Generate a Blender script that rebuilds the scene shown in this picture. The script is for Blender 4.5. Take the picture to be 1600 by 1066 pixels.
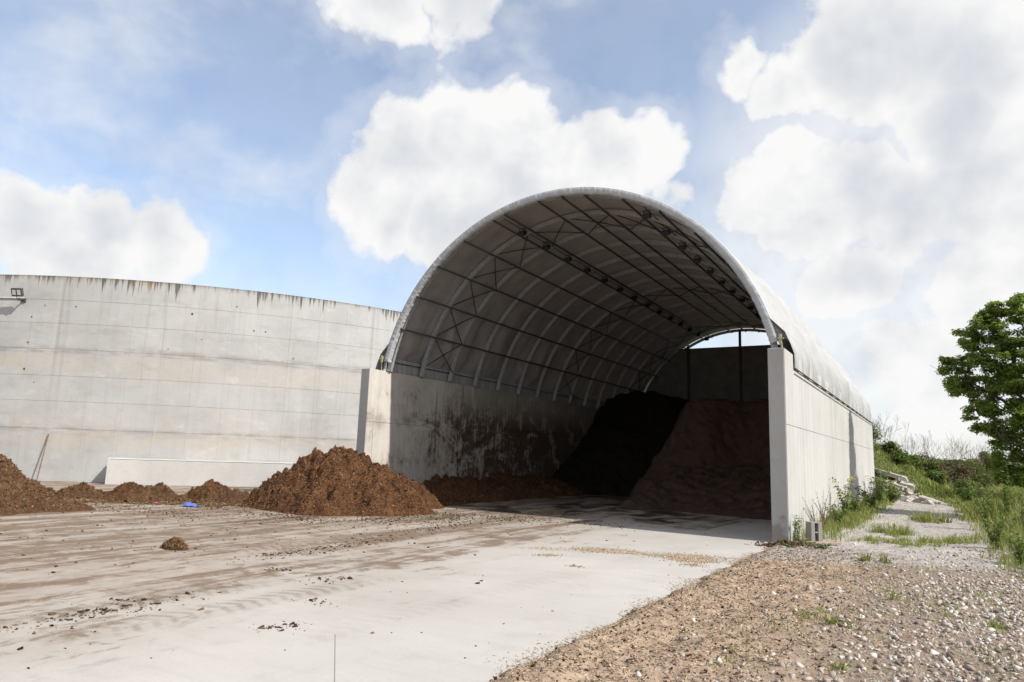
import bpy, math, random
import numpy as np
from mathutils import Vector, Matrix

R = math.radians
random.seed(7)
rng = np.random.default_rng(11)
scene = bpy.context.scene
for o in list(bpy.data.objects):
    bpy.data.objects.remove(o, do_unlink=True)
COL = scene.collection

# ------------------------------------------------------------------ camera
cam_d = bpy.data.cameras.new('camera')
cam_d.sensor_width = 36.0
cam_d.lens = 1088.1 / 1600 * 36.0
cam_d.clip_start = 0.1
cam_d.clip_end = 6000
cam = bpy.data.objects.new('camera', cam_d)
COL.objects.link(cam)
CP = Vector((8.9186, -15.7852, 1.65))
cr = Vector((0.859041, 0.510746, 0.034447))
cu = Vector((0.052336, -0.154567, 0.986595))
cf = Vector((-0.509224, 0.845723, 0.159510))
mw = Matrix.Identity(4)
for i in range(3):
    mw[i][0], mw[i][1], mw[i][2], mw[i][3] = cr[i], cu[i], -cf[i], CP[i]
cam.matrix_world = mw
scene.camera = cam

# ------------------------------------------------------------------ render / exposure
scene.render.engine = 'CYCLES'
scene.cycles.use_denoising = True
scene.cycles.max_bounces = 6
scene.cycles.diffuse_bounces = 4
scene.cycles.use_adaptive_sampling = True
scene.cycles.adaptive_threshold = 0.025
scene.view_settings.view_transform = 'Standard'
scene.view_settings.look = 'None'
scene.view_settings.gamma = 1.0
scene.view_settings.exposure = 0.50

# ------------------------------------------------------------------ sun
SUN_EL = R(39.5)
sun_d = bpy.data.lights.new('sun', 'SUN')
sun_d.energy = 3.85
sun_d.angle = R(0.53)
sun_d.color = (1.0, 0.965, 0.92)
sun = bpy.data.objects.new('sun', sun_d)
COL.objects.link(sun)
Ldir = Vector((-math.cos(SUN_EL), 0.045, -math.sin(SUN_EL)))
sun.rotation_euler = Ldir.to_track_quat('-Z', 'Y').to_euler()
sun.location = (30, 0, 30)


# ------------------------------------------------------------------ node helper
class NT:
    def __init__(s, tree):
        s.t = tree
        s.n = tree.nodes
        s.l = tree.links
        s.n.clear()

    def put(s, sock, v):
        if hasattr(v, 'is_output') or isinstance(v, bpy.types.NodeSocket):
            s.l.new(v, sock)
        elif v is not None:
            if isinstance(v, (tuple, list)) and sock.type == 'RGBA' and len(v) == 3:
                v = (*v, 1)
            sock.default_value = v

    def node(s, typ, **kw):
        nd = s.n.new(typ)
        for k, v in kw.items():
            setattr(nd, k, v)
        return nd

    def math(s, op, a, b=None, c=None, clamp=False):
        nd = s.node('ShaderNodeMath', operation=op, use_clamp=clamp)
        s.put(nd.inputs[0], a)
        if b is not None:
            s.put(nd.inputs[1], b)
        if c is not None:
            s.put(nd.inputs[2], c)
        return nd.outputs[0]

    def vmath(s, op, a, b=None, scale=None):
        nd = s.node('ShaderNodeVectorMath', operation=op)
        s.put(nd.inputs[0], a)
        if b is not None:
            s.put(nd.inputs[1], b)
        if scale is not None:
            s.put(nd.inputs['Scale'], scale)
        return nd.outputs['Value'] if op in ('DISTANCE', 'DOT_PRODUCT', 'LENGTH') else nd.outputs[0]

    def noise(s, vec, scale, detail=4.0, rough=0.55, dist=0.0):
        nd = s.node('ShaderNodeTexNoise')
        s.put(nd.inputs['Vector'], vec)
        nd.inputs['Scale'].default_value = scale
        nd.inputs['Detail'].default_value = detail
        nd.inputs['Roughness'].default_value = rough
        nd.inputs['Distortion'].default_value = dist
        return nd.outputs['Fac']

    def mapping(s, vec, scale=(1, 1, 1), loc=(0, 0, 0), rot=(0, 0, 0)):
        nd = s.node('ShaderNodeMapping')
        s.put(nd.inputs['Vector'], vec)
        nd.inputs['Scale'].default_value = scale
        nd.inputs['Location'].default_value = loc
        nd.inputs['Rotation'].default_value = rot
        return nd.outputs[0]

    def rng(s, v, a, b, c=0.0, d=1.0, smooth=True):
        nd = s.node('ShaderNodeMapRange')
        nd.interpolation_type = 'SMOOTHSTEP' if smooth else 'LINEAR'
        nd.clamp = True
        s.put(nd.inputs['Value'], v)
        for k, q in (('From Min', a), ('From Max', b), ('To Min', c), ('To Max', d)):
            s.put(nd.inputs[k], q)
        return nd.outputs['Result']

    def mix(s, fac, a, b, blend='MIX'):
        nd = s.node('ShaderNodeMix', data_type='RGBA', blend_type=blend)
        s.put(nd.inputs[0], fac)
        s.put(nd.inputs[6], a)
        s.put(nd.inputs[7], b)
        return nd.outputs[2]

    def ramp(s, fac, stops):
        nd = s.node('ShaderNodeValToRGB')
        s.put(nd.inputs[0], fac)
        e = nd.color_ramp.elements
        while len(e) < len(stops):
            e.new(0.5)
        for k, (p, c) in enumerate(stops):
            e[k].position = p
            e[k].color = (*c, 1)
        return nd.outputs[0]

    def sep(s, vec):
        nd = s.node('ShaderNodeSeparateXYZ')
        s.put(nd.inputs[0], vec)
        return nd.outputs[0], nd.outputs[1], nd.outputs[2]

    def pos(s):
        return s.node('ShaderNodeNewGeometry').outputs['Position']

    def attr(s, name):
        return s.node('ShaderNodeAttribute', attribute_name=name).outputs['Fac']

    def bump(s, h, strength=0.3, dist=0.02):
        nd = s.node('ShaderNodeBump')
        nd.inputs['Strength'].default_value = strength
        nd.inputs['Distance'].default_value = dist
        s.put(nd.inputs['Height'], h)
        return nd.outputs[0]

    def principled(s, col, rough=0.85, spec=0.3, normal=None, metal=0.0, out=True):
        nd = s.node('ShaderNodeBsdfPrincipled')
        s.put(nd.inputs['Base Color'], col)
        s.put(nd.inputs['Roughness'], rough)
        s.put(nd.inputs['Specular IOR Level'], spec)
        s.put(nd.inputs['Metallic'], metal)
        if normal is not None:
            s.put(nd.inputs['Normal'], normal)
        if out:
            s.out(nd.outputs[0])
        return nd.outputs[0]

    def out(s, sh):
        o = s.node('ShaderNodeOutputMaterial')
        s.l.new(sh, o.inputs['Surface'])


def newmat(name):
    m = bpy.data.materials.new(name)
    m.use_nodes = True
    return m, NT(m.node_tree)


# ------------------------------------------------------------------ world: daylight sky with cumulus
world = bpy.data.worlds.new('World')
scene.world = world
world.use_nodes = True
world.cycles.sampling_method = 'MANUAL'
world.cycles.sample_map_resolution = 256
W = NT(world.node_tree)
sky = W.node('ShaderNodeTexSky', sky_type='NISHITA')
sky.sun_disc = False
sky.sun_elevation = SUN_EL
sky.sun_rotation = R(90)
sky.air_density = 1.0
sky.dust_density = 1.2
sky.ozone_density = 1.6
sky.altitude = 50
SKY_STRENGTH = 0.15


def pixdir(x, y):
    d = cr * ((x - 800) / 1088.1) + cu * ((533 - y) / 1088.1) + cf
    return d.normalized()


dvec = W.node('ShaderNodeTexCoord').outputs['Generated']
wn = W.node('ShaderNodeTexNoise')
W.put(wn.inputs['Vector'], dvec)
wn.inputs['Scale'].default_value = 9
wn.inputs['Detail'].default_value = 3
wn.inputs['Roughness'].default_value = 0.6
warp = W.vmath('SCALE', W.vmath('SUBTRACT', wn.outputs['Color'], (0.5, 0.5, 0.5)), scale=0.11)
dw = W.vmath('ADD', dvec, warp)
# big cumulus banks: direction (degrees of azimuth handled through vectors) and angular size
CLOUDS = [(715, 200, 88), (790, 188, 72), (640, 245, 108), (800, 255, 130), (925, 240, 78), (1005, 258, 66), (900, 305, 110),
          (575, 305, 72), (620, 340, 80), (720, 350, 115), (1055, 305, 42),
          (30, 355, 85), (150, 368, 76), (255, 388, 74), (120, 425, 100), (-120, 335, 110),
          (605, -15, 92), (715, 8, 66),
          (1160, 112, 50), (1240, 140, 70), (1380, 75, 150), (1560, 95, 170), (1490, 190, 110),
          (1550, 300, 150), (1245, 285, 68), (1165, 312, 62), (1340, 295, 90), (1440, 320, 110), (1250, 345, 85),
          (1540, 450, 100), (1330, 430, 80), (1440, 580, 100)]
fld = None
for (px, py, pr) in CLOUDS:
    c = pixdir(px, py)
    ray = math.sqrt(1 + ((px - 800) / 1088.1) ** 2 + ((533 - py) / 1088.1) ** 2)
    rad = pr / 1088.1 / ray
    dist = W.vmath('DISTANCE', dw, tuple(c))
    g_ = min(1.0, rad / 0.09)
    v = W.math('MULTIPLY_ADD', dist, -g_ / rad, g_)
    fld = v if fld is None else W.math('MAXIMUM', fld, v)
# the same kind of broken cumulus all round the rest of the sky
lown = W.noise(W.mapping(dvec, (1, 1, 1.7)), 2.3, 3, 0.55)
rest = W.rng(lown, 0.42, 0.66, -0.5, 0.75, smooth=False)
infront = W.rng(W.vmath('DOT_PRODUCT', dvec, tuple(cf)), 0.66, 0.8, 0.0, 1.0)
rest = W.math('SUBTRACT', rest, infront)
fld = W.math('MAXIMUM', fld, rest)
fine = W.noise(dvec, 12, 7, 0.6)
dens = W.math('ADD', fld, W.math('MULTIPLY', W.math('SUBTRACT', fine, 0.5), 0.78))
mask = W.math('MAXIMUM', W.rng(dens, -0.10, 0.22), W.rng(dens, -0.55, 0.02, 0.0, 0.42))
# thin veils and wisps
veil = W.noise(W.mapping(dvec, (1, 1, 1.5)), 4.2, 5, 0.56, 0.15)
zz = W.sep(dvec)[2]
veil_m = W.math('MULTIPLY_ADD', W.rng(veil, 0.48, 0.74), 0.40, 0.22)
low_m = W.rng(zz, 0.42, 0.0, 0.0, 0.72)
right_m = W.rng(W.vmath('DOT_PRODUCT', dvec, tuple(pixdir(1500, 380))), 0.90, 0.985, 0.0, 0.84)
thin = W.math('MAXIMUM', W.math('MAXIMUM', veil_m, low_m), right_m)
mask = W.math('MAXIMUM', mask, thin)
# relief: difference of the field towards the sun, shaded cores
off = W.vmath('ADD', dvec, tuple(Vector((0.025, -0.004, 0.03))))
fine2 = W.noise(off, 11, 3, 0.5)
emb = W.math('MULTIPLY', W.math('SUBTRACT', fine, fine2), 0.95)
core = W.math('MULTIPLY', W.rng(dens, 0.16, 0.75), W.rng(W.noise(dvec, 3.6, 4, 0.5), 0.38, 0.66))
lum = W.math('SUBTRACT', W.math('ADD', 1.03, emb), W.math('MULTIPLY', core, 0.40))
lum = W.rng(lum, 0.5, 1.1, 0.0, 1.0, smooth=False)
ccol = W.ramp(lum, [(0.0, (0.68, 0.71, 0.77)), (0.45, (0.80, 0.82, 0.855)), (0.80, (0.93, 0.935, 0.945)), (1.0, (1.0, 1.0, 0.995))])
bg1 = W.node('ShaderNodeBackground')
W.put(bg1.inputs[0], sky.outputs[0])
bg1.inputs[1].default_value = SKY_STRENGTH
bg2 = W.node('ShaderNodeBackground')
W.put(bg2.inputs[0], ccol)
bg2.inputs[1].default_value = 0.675
mx = W.node('ShaderNodeMixShader')
W.put(mx.inputs[0], mask)
W.put(mx.inputs[1], bg1.outputs[0])
W.put(mx.inputs[2], bg2.outputs[0])
wo = W.node('ShaderNodeOutputWorld')
W.l.new(mx.outputs[0], wo.inputs['Surface'])


# ------------------------------------------------------------------ numpy noise
def _hash(ix, iy, iz, seed):
    h = (ix * 374761393 + iy * 668265263 + iz * 2147483647 + seed * 974634777) & 0xFFFFFFFF
    h = ((h ^ (h >> 13)) * 1274126177) & 0xFFFFFFFF
    h = ((h ^ (h >> 16)) * 2246822519) & 0xFFFFFFFF
    return ((h ^ (h >> 15)) & 0xFFFFFF) / float(0xFFFFFF)


def vnoise(x, y, z=0.0, seed=0):
    x, y, z = np.broadcast_arrays(np.asarray(x, float), np.asarray(y, float), np.asarray(z, float))
    fx, fy, fz = np.floor(x), np.floor(y), np.floor(z)
    ix, iy, iz = fx.astype(np.int64), fy.astype(np.int64), fz.astype(np.int64)
    u, v, w = x - fx, y - fy, z - fz
    u, v, w = (t * t * t * (t * (t * 6 - 15) + 10) for t in (u, v, w))
    r = 0
    for a in (0, 1):
        for b in (0, 1):
            for c in (0, 1):
                r = r + (u if a else 1 - u) * (v if b else 1 - v) * (w if c else 1 - w) * _hash(ix + a, iy + b, iz + c, seed)
    return r * 2 - 1


def fbm(x, y, z=0.0, octv=4, seed=0, gain=0.5):
    r, a, f = 0, 1.0, 1.0
    for k in range(octv):
        r = r + a * vnoise(np.asarray(x) * f + 17.3 * k, np.asarray(y) * f - 9.1 * k, np.asarray(z) * f, seed + k)
        a *= gain
        f *= 2.03
    return r


def sstep(a, b, x):
    t = np.clip((np.asarray(x, float) - a) / (b - a), 0, 1)
    return t * t * (3 - 2 * t)


# ------------------------------------------------------------------ object helpers
def tag(o, label=None, cat=None, group=None, kind=None):
    if label:
        o['label'] = label
    if cat:
        o['category'] = cat
    if group:
        o['group'] = group
    if kind:
        o['kind'] = kind
    return o


def empty(name, loc=(0, 0, 0)):
    o = bpy.data.objects.new(name, None)
    o.location = loc
    o.empty_display_size = 0.2
    COL.objects.link(o)
    return o


def mk(name, V, F, mat, parent=None, smooth=False, tint=None):
    """V (n,3); F list of tuples or (m,k) array, world coordinates (parents sit unrotated)."""
    me = bpy.data.meshes.new(name)
    V = np.asarray(V, dtype=np.float32)
    if isinstance(F, np.ndarray):
        m, k = F.shape
        me.vertices.add(len(V))
        me.vertices.foreach_set('co', V.ravel())
        me.loops.add(m * k)
        me.loops.foreach_set('vertex_index', F.astype(np.int32).ravel())
        me.polygons.add(m)
        me.polygons.foreach_set('loop_start', np.arange(0, m * k, k, dtype=np.int32))
        me.update(calc_edges=True)
    else:
        me.from_pydata(V.tolist(), [], [tuple(f) for f in F])
    if smooth:
        me.polygons.foreach_set('use_smooth', np.ones(len(me.polygons), dtype=bool))
    if tint is not None:
        at = me.attributes.new('tint', 'FLOAT', 'POINT')
        at.data.foreach_set('value', np.asarray(tint, dtype=np.float32))
    me.materials.append(mat)
    o = bpy.data.objects.new(name, me)
    COL.objects.link(o)
    if parent is not None:
        o.parent = parent
        if parent.parent is None:          # a part already stands at the world origin
            o.matrix_parent_inverse = Matrix.Translation(-Vector(parent.location))
    return o


class MB:
    def __init__(s):
        s.v = []
        s.f = []

    def add(s, V, F):
        b = len(s.v)
        s.v += [tuple(v) for v in V]
        s.f += [tuple(i + b for i in f) for f in F]
        return s

    def box(s, x0, x1, y0, y1, z0, z1, c=0.0):
        if c <= 0:
            V = [(x, y, z) for x in (x0, x1) for y in (y0, y1) for z in (z0, z1)]
            F = [(0, 1, 3, 2), (4, 6, 7, 5), (0, 4, 5, 1), (2, 3, 7, 6), (0, 2, 6, 4), (1, 5, 7, 3)]
            return s.add(V, F)
        # chamfered box
        cx, cy, cz = (x0 + x1) / 2, (y0 + y1) / 2, (z0 + z1) / 2
        h = ((x1 - x0) / 2, (y1 - y0) / 2, (z1 - z0) / 2)
        V = []
        for sx in (-1, 1):
            for sy in (-1, 1):
                for sz in (-1, 1):
                    for ax in range(3):
                        q = [h[k] - (0 if k == ax else c) for k in range(3)]
                        V.append((cx + sx * q[0], cy + sy * q[1], cz + sz * q[2]))
        I = lambda a, b, d, ax: ((a * 2 + b) * 2 + d) * 3 + ax
        F = []
        for a in (0, 1):
            F.append([I(a, 0, 0, 0), I(a, 1, 0, 0), I(a, 1, 1, 0), I(a, 0, 1, 0)])
            F.append([I(0, a, 0, 1), I(1, a, 0, 1), I(1, a, 1, 1), I(0, a, 1, 1)])
            F.append([I(0, 0, a, 2), I(1, 0, a, 2), I(1, 1, a, 2), I(0, 1, a, 2)])
        for a in (0, 1):
            for b in (0, 1):
                F.append([I(a, b, 0, 0), I(a, b, 1, 0), I(a, b, 1, 1), I(a, b, 0, 1)])
                F.append([I(a, 0, b, 0), I(a, 1, b, 0), I(a, 1, b, 2), I(a, 0, b, 2)])
                F.append([I(0, a, b, 1), I(1, a, b, 1), I(1, a, b, 2), I(0, a, b, 2)])
                for d in (0, 1):
                    F.append([I(a, b, d, 0), I(a, b, d, 1), I(a, b, d, 2)])
        return s.add(V, F)

    def tube(s, pts, rad, n=8, cap=True):
        pts = [Vector(p) for p in pts]
        rads = rad if isinstance(rad, (list, tuple)) else [rad] * len(pts)
        b = len(s.v)
        for i, p in enumerate(pts):
            t = (pts[min(i + 1, len(pts) - 1)] - pts[max(i - 1, 0)]).normalized()
            u = t.cross(Vector((0, 0, 1)) if abs(t.z) < 0.95 else Vector((1, 0, 0))).normalized()
            w = t.cross(u)
            for k in range(n):
                a = 2 * math.pi * k / n
                q = p + (u * math.cos(a) + w * math.sin(a)) * rads[i]
                s.v.append(tuple(q))
        for i in range(len(pts) - 1):
            for k in range(n):
                s.f.append((b + i * n + k, b + i * n + (k + 1) % n, b + (i + 1) * n + (k + 1) % n, b + (i + 1) * n + k))
        if cap:
            s.f.append(tuple(b + k for k in range(n))[::-1])
            e = b + (len(pts) - 1) * n
            s.f.append(tuple(e + k for k in range(n)))
        return s

    def build(s, name, mat, parent=None, smooth=False):
        return mk(name, s.v, s.f, mat, parent, smooth)


def rand_rot(n, tilt=1.0):
    a = rng.random(n) * 2 * np.pi
    b = (rng.random(n) - 0.5) * np.pi * tilt
    c = (rng.random(n) - 0.5) * np.pi * tilt
    ca, sa, cb, sb, cc, sc = np.cos(a), np.sin(a), np.cos(b), np.sin(b), np.cos(c), np.sin(c)
    z, o = np.zeros(n), np.ones(n)
    Rz = np.array([[ca, -sa, z], [sa, ca, z], [z, z, o]]).transpose(2, 0, 1)
    Rx = np.array([[o, z, z], [z, cb, -sb], [z, sb, cb]]).transpose(2, 0, 1)
    Ry = np.array([[cc, z, sc], [z, o, z], [-sc, z, cc]]).transpose(2, 0, 1)
    return Rz @ Ry @ Rx


OCT_V = np.array([[1, 0, 0], [-1, 0, 0], [0, 1, 0], [0, -1, 0], [0, 0, 1], [0, 0, -1]], float)
OCT_F = np.array([[0, 2, 4], [2, 1, 4], [1, 3, 4], [3, 0, 4], [2, 0, 5], [1, 2, 5], [3, 1, 5], [0, 3, 5]])
CUBE_V = np.array([[x, y, z] for x in (-1, 1) for y in (-1, 1) for z in (-1, 1)], float)
CUBE_F = np.array([[0, 1, 3, 2], [4, 6, 7, 5], [0, 4, 5, 1], [2, 3, 7, 6], [0, 2, 6, 4], [1, 5, 7, 3]])


def bits(name, P, S, mat, parent=None, tilt=1.0, base='oct', jitter=0.25, smooth=False):
    """many small loose pieces at points P (n,3) with half sizes S (n,3): one 'stuff' mesh"""
    n = len(P)
    BV, BF = (OCT_V, OCT_F) if base == 'oct' else (CUBE_V, CUBE_F)
    nv = len(BV)
    V = BV[None] * S[:, None, :] * (1 + (rng.random((n, nv, 1)) - 0.5) * 2 * jitter)
    V = np.einsum('nij,nkj->nki', rand_rot(n, tilt), V) + P[:, None, :]
    F = (BF[None] + (np.arange(n) * nv)[:, None, None]).reshape(-1, BF.shape[1])
    tint = np.repeat(rng.random(n), nv)
    o = mk(name, V.reshape(-1, 3), F, mat, parent, smooth, tint)
    o['kind'] = 'stuff'
    return o


def leaves(P, N, size, aspect=2.0):
    """diamond leaves at P facing N -> V, F, tint"""
    n = len(P)
    N = N / (np.linalg.norm(N, axis=1, keepdims=True) + 1e-9)
    A = rng.normal(size=(n, 3))
    A[:, 2] -= 0.5
    T = A - N * np.sum(A * N, axis=1, keepdims=True)
    T /= np.linalg.norm(T, axis=1, keepdims=True) + 1e-9
    B = np.cross(N, T)
    L = (size * (0.6 + 0.8 * rng.random(n)))[:, None]
    Wd = L / aspect
    V = np.stack([P - T * L * 0.5, P + B * Wd * 0.5 + N * L * 0.08, P + T * L * 0.5 - N * L * 0.1, P - B * Wd * 0.5 + N * L * 0.08], axis=1)
    F = np.arange(4 * n).reshape(n, 4)
    return V.reshape(-1, 3), F, np.repeat(rng.random(n), 4)


def blades(P, height, width, lean=0.35):
    """grass blades: two-segment tapered strips -> V, F(tris), tint"""
    n = len(P)
    a = rng.random(n) * 2 * np.pi
    D = np.stack([np.cos(a), np.sin(a), np.zeros(n)], 1)
    S = np.stack([-np.sin(a), np.cos(a), np.zeros(n)], 1)
    H = (height * (0.5 + rng.random(n) * 0.8))[:, None]
    Wd = (width * (0.6 + 0.8 * rng.random(n)))[:, None]
    ln = (lean * rng.random(n))[:, None] * H
    up = np.array([[0, 0, 1.0]])
    m = P + up * H * 0.55 + D * ln * 0.35
    t = P + up * H * (1 - 0.25 * rng.random((n, 1))) + D * ln
    V = np.stack([P - S * Wd, P + S * Wd, m + S * Wd * 0.8, m - S * Wd * 0.8, t], axis=1)
    F = np.array([[0, 1, 2], [0, 2, 3], [3, 2, 4]])
    F = (F[None] + (np.arange(n) * 5)[:, None, None]).reshape(-1, 3)
    return V.reshape(-1, 3), F, np.repeat(rng.random(n), 5)


def join(parts):
    V, F, T, b = [], [], [], 0
    for v, f, t in parts:
        V.append(v)
        F.append(f + b)
        T.append(t)
        b += len(v)
    return np.concatenate(V), np.concatenate(F), np.concatenate(T)


# ------------------------------------------------------------------ materials
def concrete(name, base, warm=(0.40, 0.33, 0.24), grime=(0.10, 0.09, 0.08), amount=0.35, streak=0.3, extra=None, bump=0.25, rough=0.88):
    m, t = newmat(name)
    P = t.pos()
    big = t.noise(P, 0.45, 5, 0.6)
    mid = t.noise(P, 2.6, 6, 0.65)
    fine = t.noise(P, 34, 4, 0.7)
    st = t.noise(t.mapping(P, (2.6, 2.6, 0.12)), 1.6, 6, 0.6)
    col = t.mix(t.rng(big, 0.35, 0.7), base, tuple(c * 0.86 for c in base))
    col = t.mix(t.math('MULTIPLY', t.rng(mid, 0.45, 0.75), amount), col, warm)
    col = t.mix(t.math('MULTIPLY', t.rng(st, 0.52, 0.78), streak), col, tuple(c * 0.6 for c in base))
    col = t.mix(t.math('MULTIPLY', t.rng(st, 0.45, 0.25), streak * 0.7), col, tuple(min(c * 1.22, 0.8) for c in base))
    pits = t.rng(t.noise(P, 55, 2, 0.5), 0.70, 0.76)
    col = t.mix(t.math('MULTIPLY', pits, 0.35), col, grime)
    col = t.mix(t.math('MULTIPLY', t.rng(fine, 0.4, 0.7), 0.18), col, grime)
    if extra:
        col = extra(t, P, col)
    nrm = t.bump(t.math('ADD', t.math('MULTIPLY', mid, 0.6), t.math('MULTIPLY', fine, 0.4)), bump, 0.03)
    t.principled(col, rough, 0.25, nrm)
    return m


def tank_extra(t, P, col):
    x, y, z = t.sep(P)
    wob = t.math('MULTIPLY', t.math('SUBTRACT', t.noise(P, 0.8, 5, 0.6), 0.5), 1.0)
    zz_ = t.math('ADD', z, wob)
    brk = t.rng(t.noise(t.mapping(P, (0.5, 0.5, 1.3)), 1.2, 7, 0.68), 0.34, 0.64)
    # ochre seepage bands below two of the pour lines
    for a, b, c, amt in ((3.9, 4.5, 5.0, 0.30), (1.15, 1.7, 2.1, 0.34), (2.3, 2.7, 3.1, 0.16)):
        band = t.math('MULTIPLY', t.rng(zz_, a - 0.35, b), t.rng(zz_, c + 0.25, b))
        col = t.mix(t.math('MULTIPLY', t.math('MULTIPLY', band, brk), amt), col, (0.48, 0.375, 0.25))
    # cloudy grey weathering and patched pours
    wt = t.noise(t.mapping(P, (0.7, 0.7, 1.6)), 1.1, 7, 0.7, 0.4)
    col = t.mix(t.math('MULTIPLY', t.rng(wt, 0.50, 0.68), 0.38), col, (0.30, 0.29, 0.275))
    col = t.mix(t.math('MULTIPLY', t.rng(wt, 0.44, 0.30), 0.35), col, (0.56, 0.55, 0.53))
    # dark weathered pour lines
    for zc, w, amt in ((5.12, 0.22, 0.5), (4.98, 0.10, 0.45), (2.0, 0.12, 0.40), (5.9, 0.35, 0.18), (1.9, 0.35, 0.28)):
        band = t.rng(t.math('ABSOLUTE', t.math('SUBTRACT', t.math('ADD', z, t.math('MULTIPLY', wob, 0.12)), zc)), w, 0.0)
        col = t.mix(t.math('MULTIPLY', t.math('MULTIPLY', band, t.rng(t.noise(t.mapping(P, (0.6, 0.6, 2.5)), 1.7, 7, 0.7), 0.38, 0.6)), amt), col, (0.22, 0.20, 0.175))
    # moss and black streaks running down from the rim
    sn = t.noise(t.mapping(P, (5.0, 5.0, 0.16)), 1.5, 7, 0.68)
    ln = t.noise(t.mapping(P, (0.55, 0.55, 0.05)), 1.0, 5, 0.68)
    reach = t.math('ADD', t.math('MULTIPLY', t.math('MULTIPLY', t.rng(sn, 0.42, 0.72), t.rng(ln, 0.36, 0.66, 0.06, 1.35)), 0.95), 0.05)
    depth = t.math('SUBTRACT', 8.02, z)
    mk_ = t.rng(t.math('SUBTRACT', reach, depth), -0.10, 0.30)
    col = t.mix(t.math('MULTIPLY', mk_, 0.9), col, t.mix(t.rng(t.noise(P, 1.1, 4), 0.5, 0.68), (0.085, 0.072, 0.058), (0.20, 0.13, 0.03)))
    # long faint runs
    run = t.math('MULTIPLY', t.rng(t.noise(t.mapping(P, (3.2, 3.2, 0.045)), 1.0, 5, 0.6), 0.60, 0.74), t.rng(z, 1.5, 7.5, 0.12, 0.5))
    col = t.mix(run, col, (0.24, 0.215, 0.185))
    # rust runs
    rust = t.rng(t.noise(t.mapping(P, (1.6, 1.6, 0.12), (3.1, 0, 1.7)), 1.1, 5, 0.6), 0.70, 0.78)
    col = t.mix(t.math('MULTIPLY', rust, 0.5), col, (0.42, 0.22, 0.08))
    return col


def inner_extra(t, P, col):
    x, y, z = t.sep(P)
    # compost splashed, scraped and wiped over the push wall by the loader bucket
    n1 = t.noise(t.mapping(P, (1, 0.6, 0.75), rot=(R(35), 0, 0)), 1.3, 8, 0.72, 0.7)
    n2 = t.noise(P, 7.0, 6, 0.75, 0.4)
    scr = t.noise(t.mapping(P, (1, 4.2, 0.45), rot=(R(-25), 0, 0)), 2.4, 6, 0.7)
    run = t.noise(t.mapping(P, (1, 5.0, 0.22)), 1.6, 5, 0.65)
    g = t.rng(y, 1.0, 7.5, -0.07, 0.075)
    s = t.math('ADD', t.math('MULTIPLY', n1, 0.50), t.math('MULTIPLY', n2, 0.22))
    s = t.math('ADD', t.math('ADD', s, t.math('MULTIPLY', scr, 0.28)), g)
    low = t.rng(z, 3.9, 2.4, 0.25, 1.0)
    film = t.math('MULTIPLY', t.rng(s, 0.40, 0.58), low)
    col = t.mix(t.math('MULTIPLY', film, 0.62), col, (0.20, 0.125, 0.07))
    mk_ = t.math('MULTIPLY', t.rng(s, 0.505, 0.575), low)
    col = t.mix(t.math('MULTIPLY', mk_, 0.9), col, (0.062, 0.034, 0.018))
    wip = t.math('MULTIPLY', t.rng(run, 0.50, 0.72), t.rng(y, 0.8, 5.0, 0.10, 0.55))
    col = t.mix(wip, col, (0.17, 0.105, 0.06))
    spl = t.math('MULTIPLY', t.rng(t.noise(P, 24, 4, 0.75), 0.60, 0.67), t.rng(y, 1.5, 6, 0.25, 0.75))
    col = t.mix(spl, col, (0.075, 0.042, 0.022))
    band = t.rng(t.math('ABSOLUTE', t.math('SUBTRACT', z, 2.5)), 0.32, 0.0)
    col = t.mix(t.math('MULTIPLY', t.math('MULTIPLY', band, t.rng(n1, 0.42, 0.60)), t.rng(y, 1, 4, 0.25, 0.8)), col, (0.085, 0.046, 0.024))
    return t.mix(t.rng(y, 9, 18, 0.0, 0.5), col, (0.11, 0.078, 0.052))  # colour blends to a darker brown towards the back


def outer_extra(t, P, col):
    x, y, z = t.sep(P)
    st = t.noise(t.mapping(P, (1, 3.0, 0.05)), 1.4, 6, 0.6)
    col = t.mix(t.math('MULTIPLY', t.rng(st, 0.5, 0.72), 0.5), col, (0.36, 0.33, 0.28))
    col = t.mix(t.math('MULTIPLY', t.rng(st, 0.44, 0.28), 0.4), col, (0.58, 0.56, 0.52))
    foot = t.math('MULTIPLY', t.rng(z, 0.7, 0.0), t.rng(t.noise(P, 3.0, 6, 0.7), 0.35, 0.7))
    return t.mix(t.math('MULTIPLY', foot, 0.55), col, (0.28, 0.24, 0.18))


M_TANK = concrete('tank_concrete', (0.455, 0.448, 0.43), (0.44, 0.385, 0.31), amount=0.28, streak=0.38, extra=tank_extra)
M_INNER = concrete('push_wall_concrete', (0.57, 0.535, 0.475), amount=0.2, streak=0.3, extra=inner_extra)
M_OUTER = concrete('shed_wall_concrete', (0.475, 0.462, 0.435), (0.45, 0.41, 0.345), amount=0.18, streak=0.22, extra=outer_extra)
M_BLOCK = concrete('ledge_concrete', (0.50, 0.485, 0.455), amount=0.22, streak=0.15)
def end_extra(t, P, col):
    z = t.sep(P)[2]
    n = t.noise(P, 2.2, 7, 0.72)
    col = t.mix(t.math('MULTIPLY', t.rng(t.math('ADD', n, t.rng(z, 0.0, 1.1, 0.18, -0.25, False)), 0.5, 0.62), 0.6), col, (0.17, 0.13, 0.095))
    return t.mix(t.math('MULTIPLY', t.rng(n, 0.56, 0.68), 0.4), col, (0.23, 0.215, 0.195))


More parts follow.
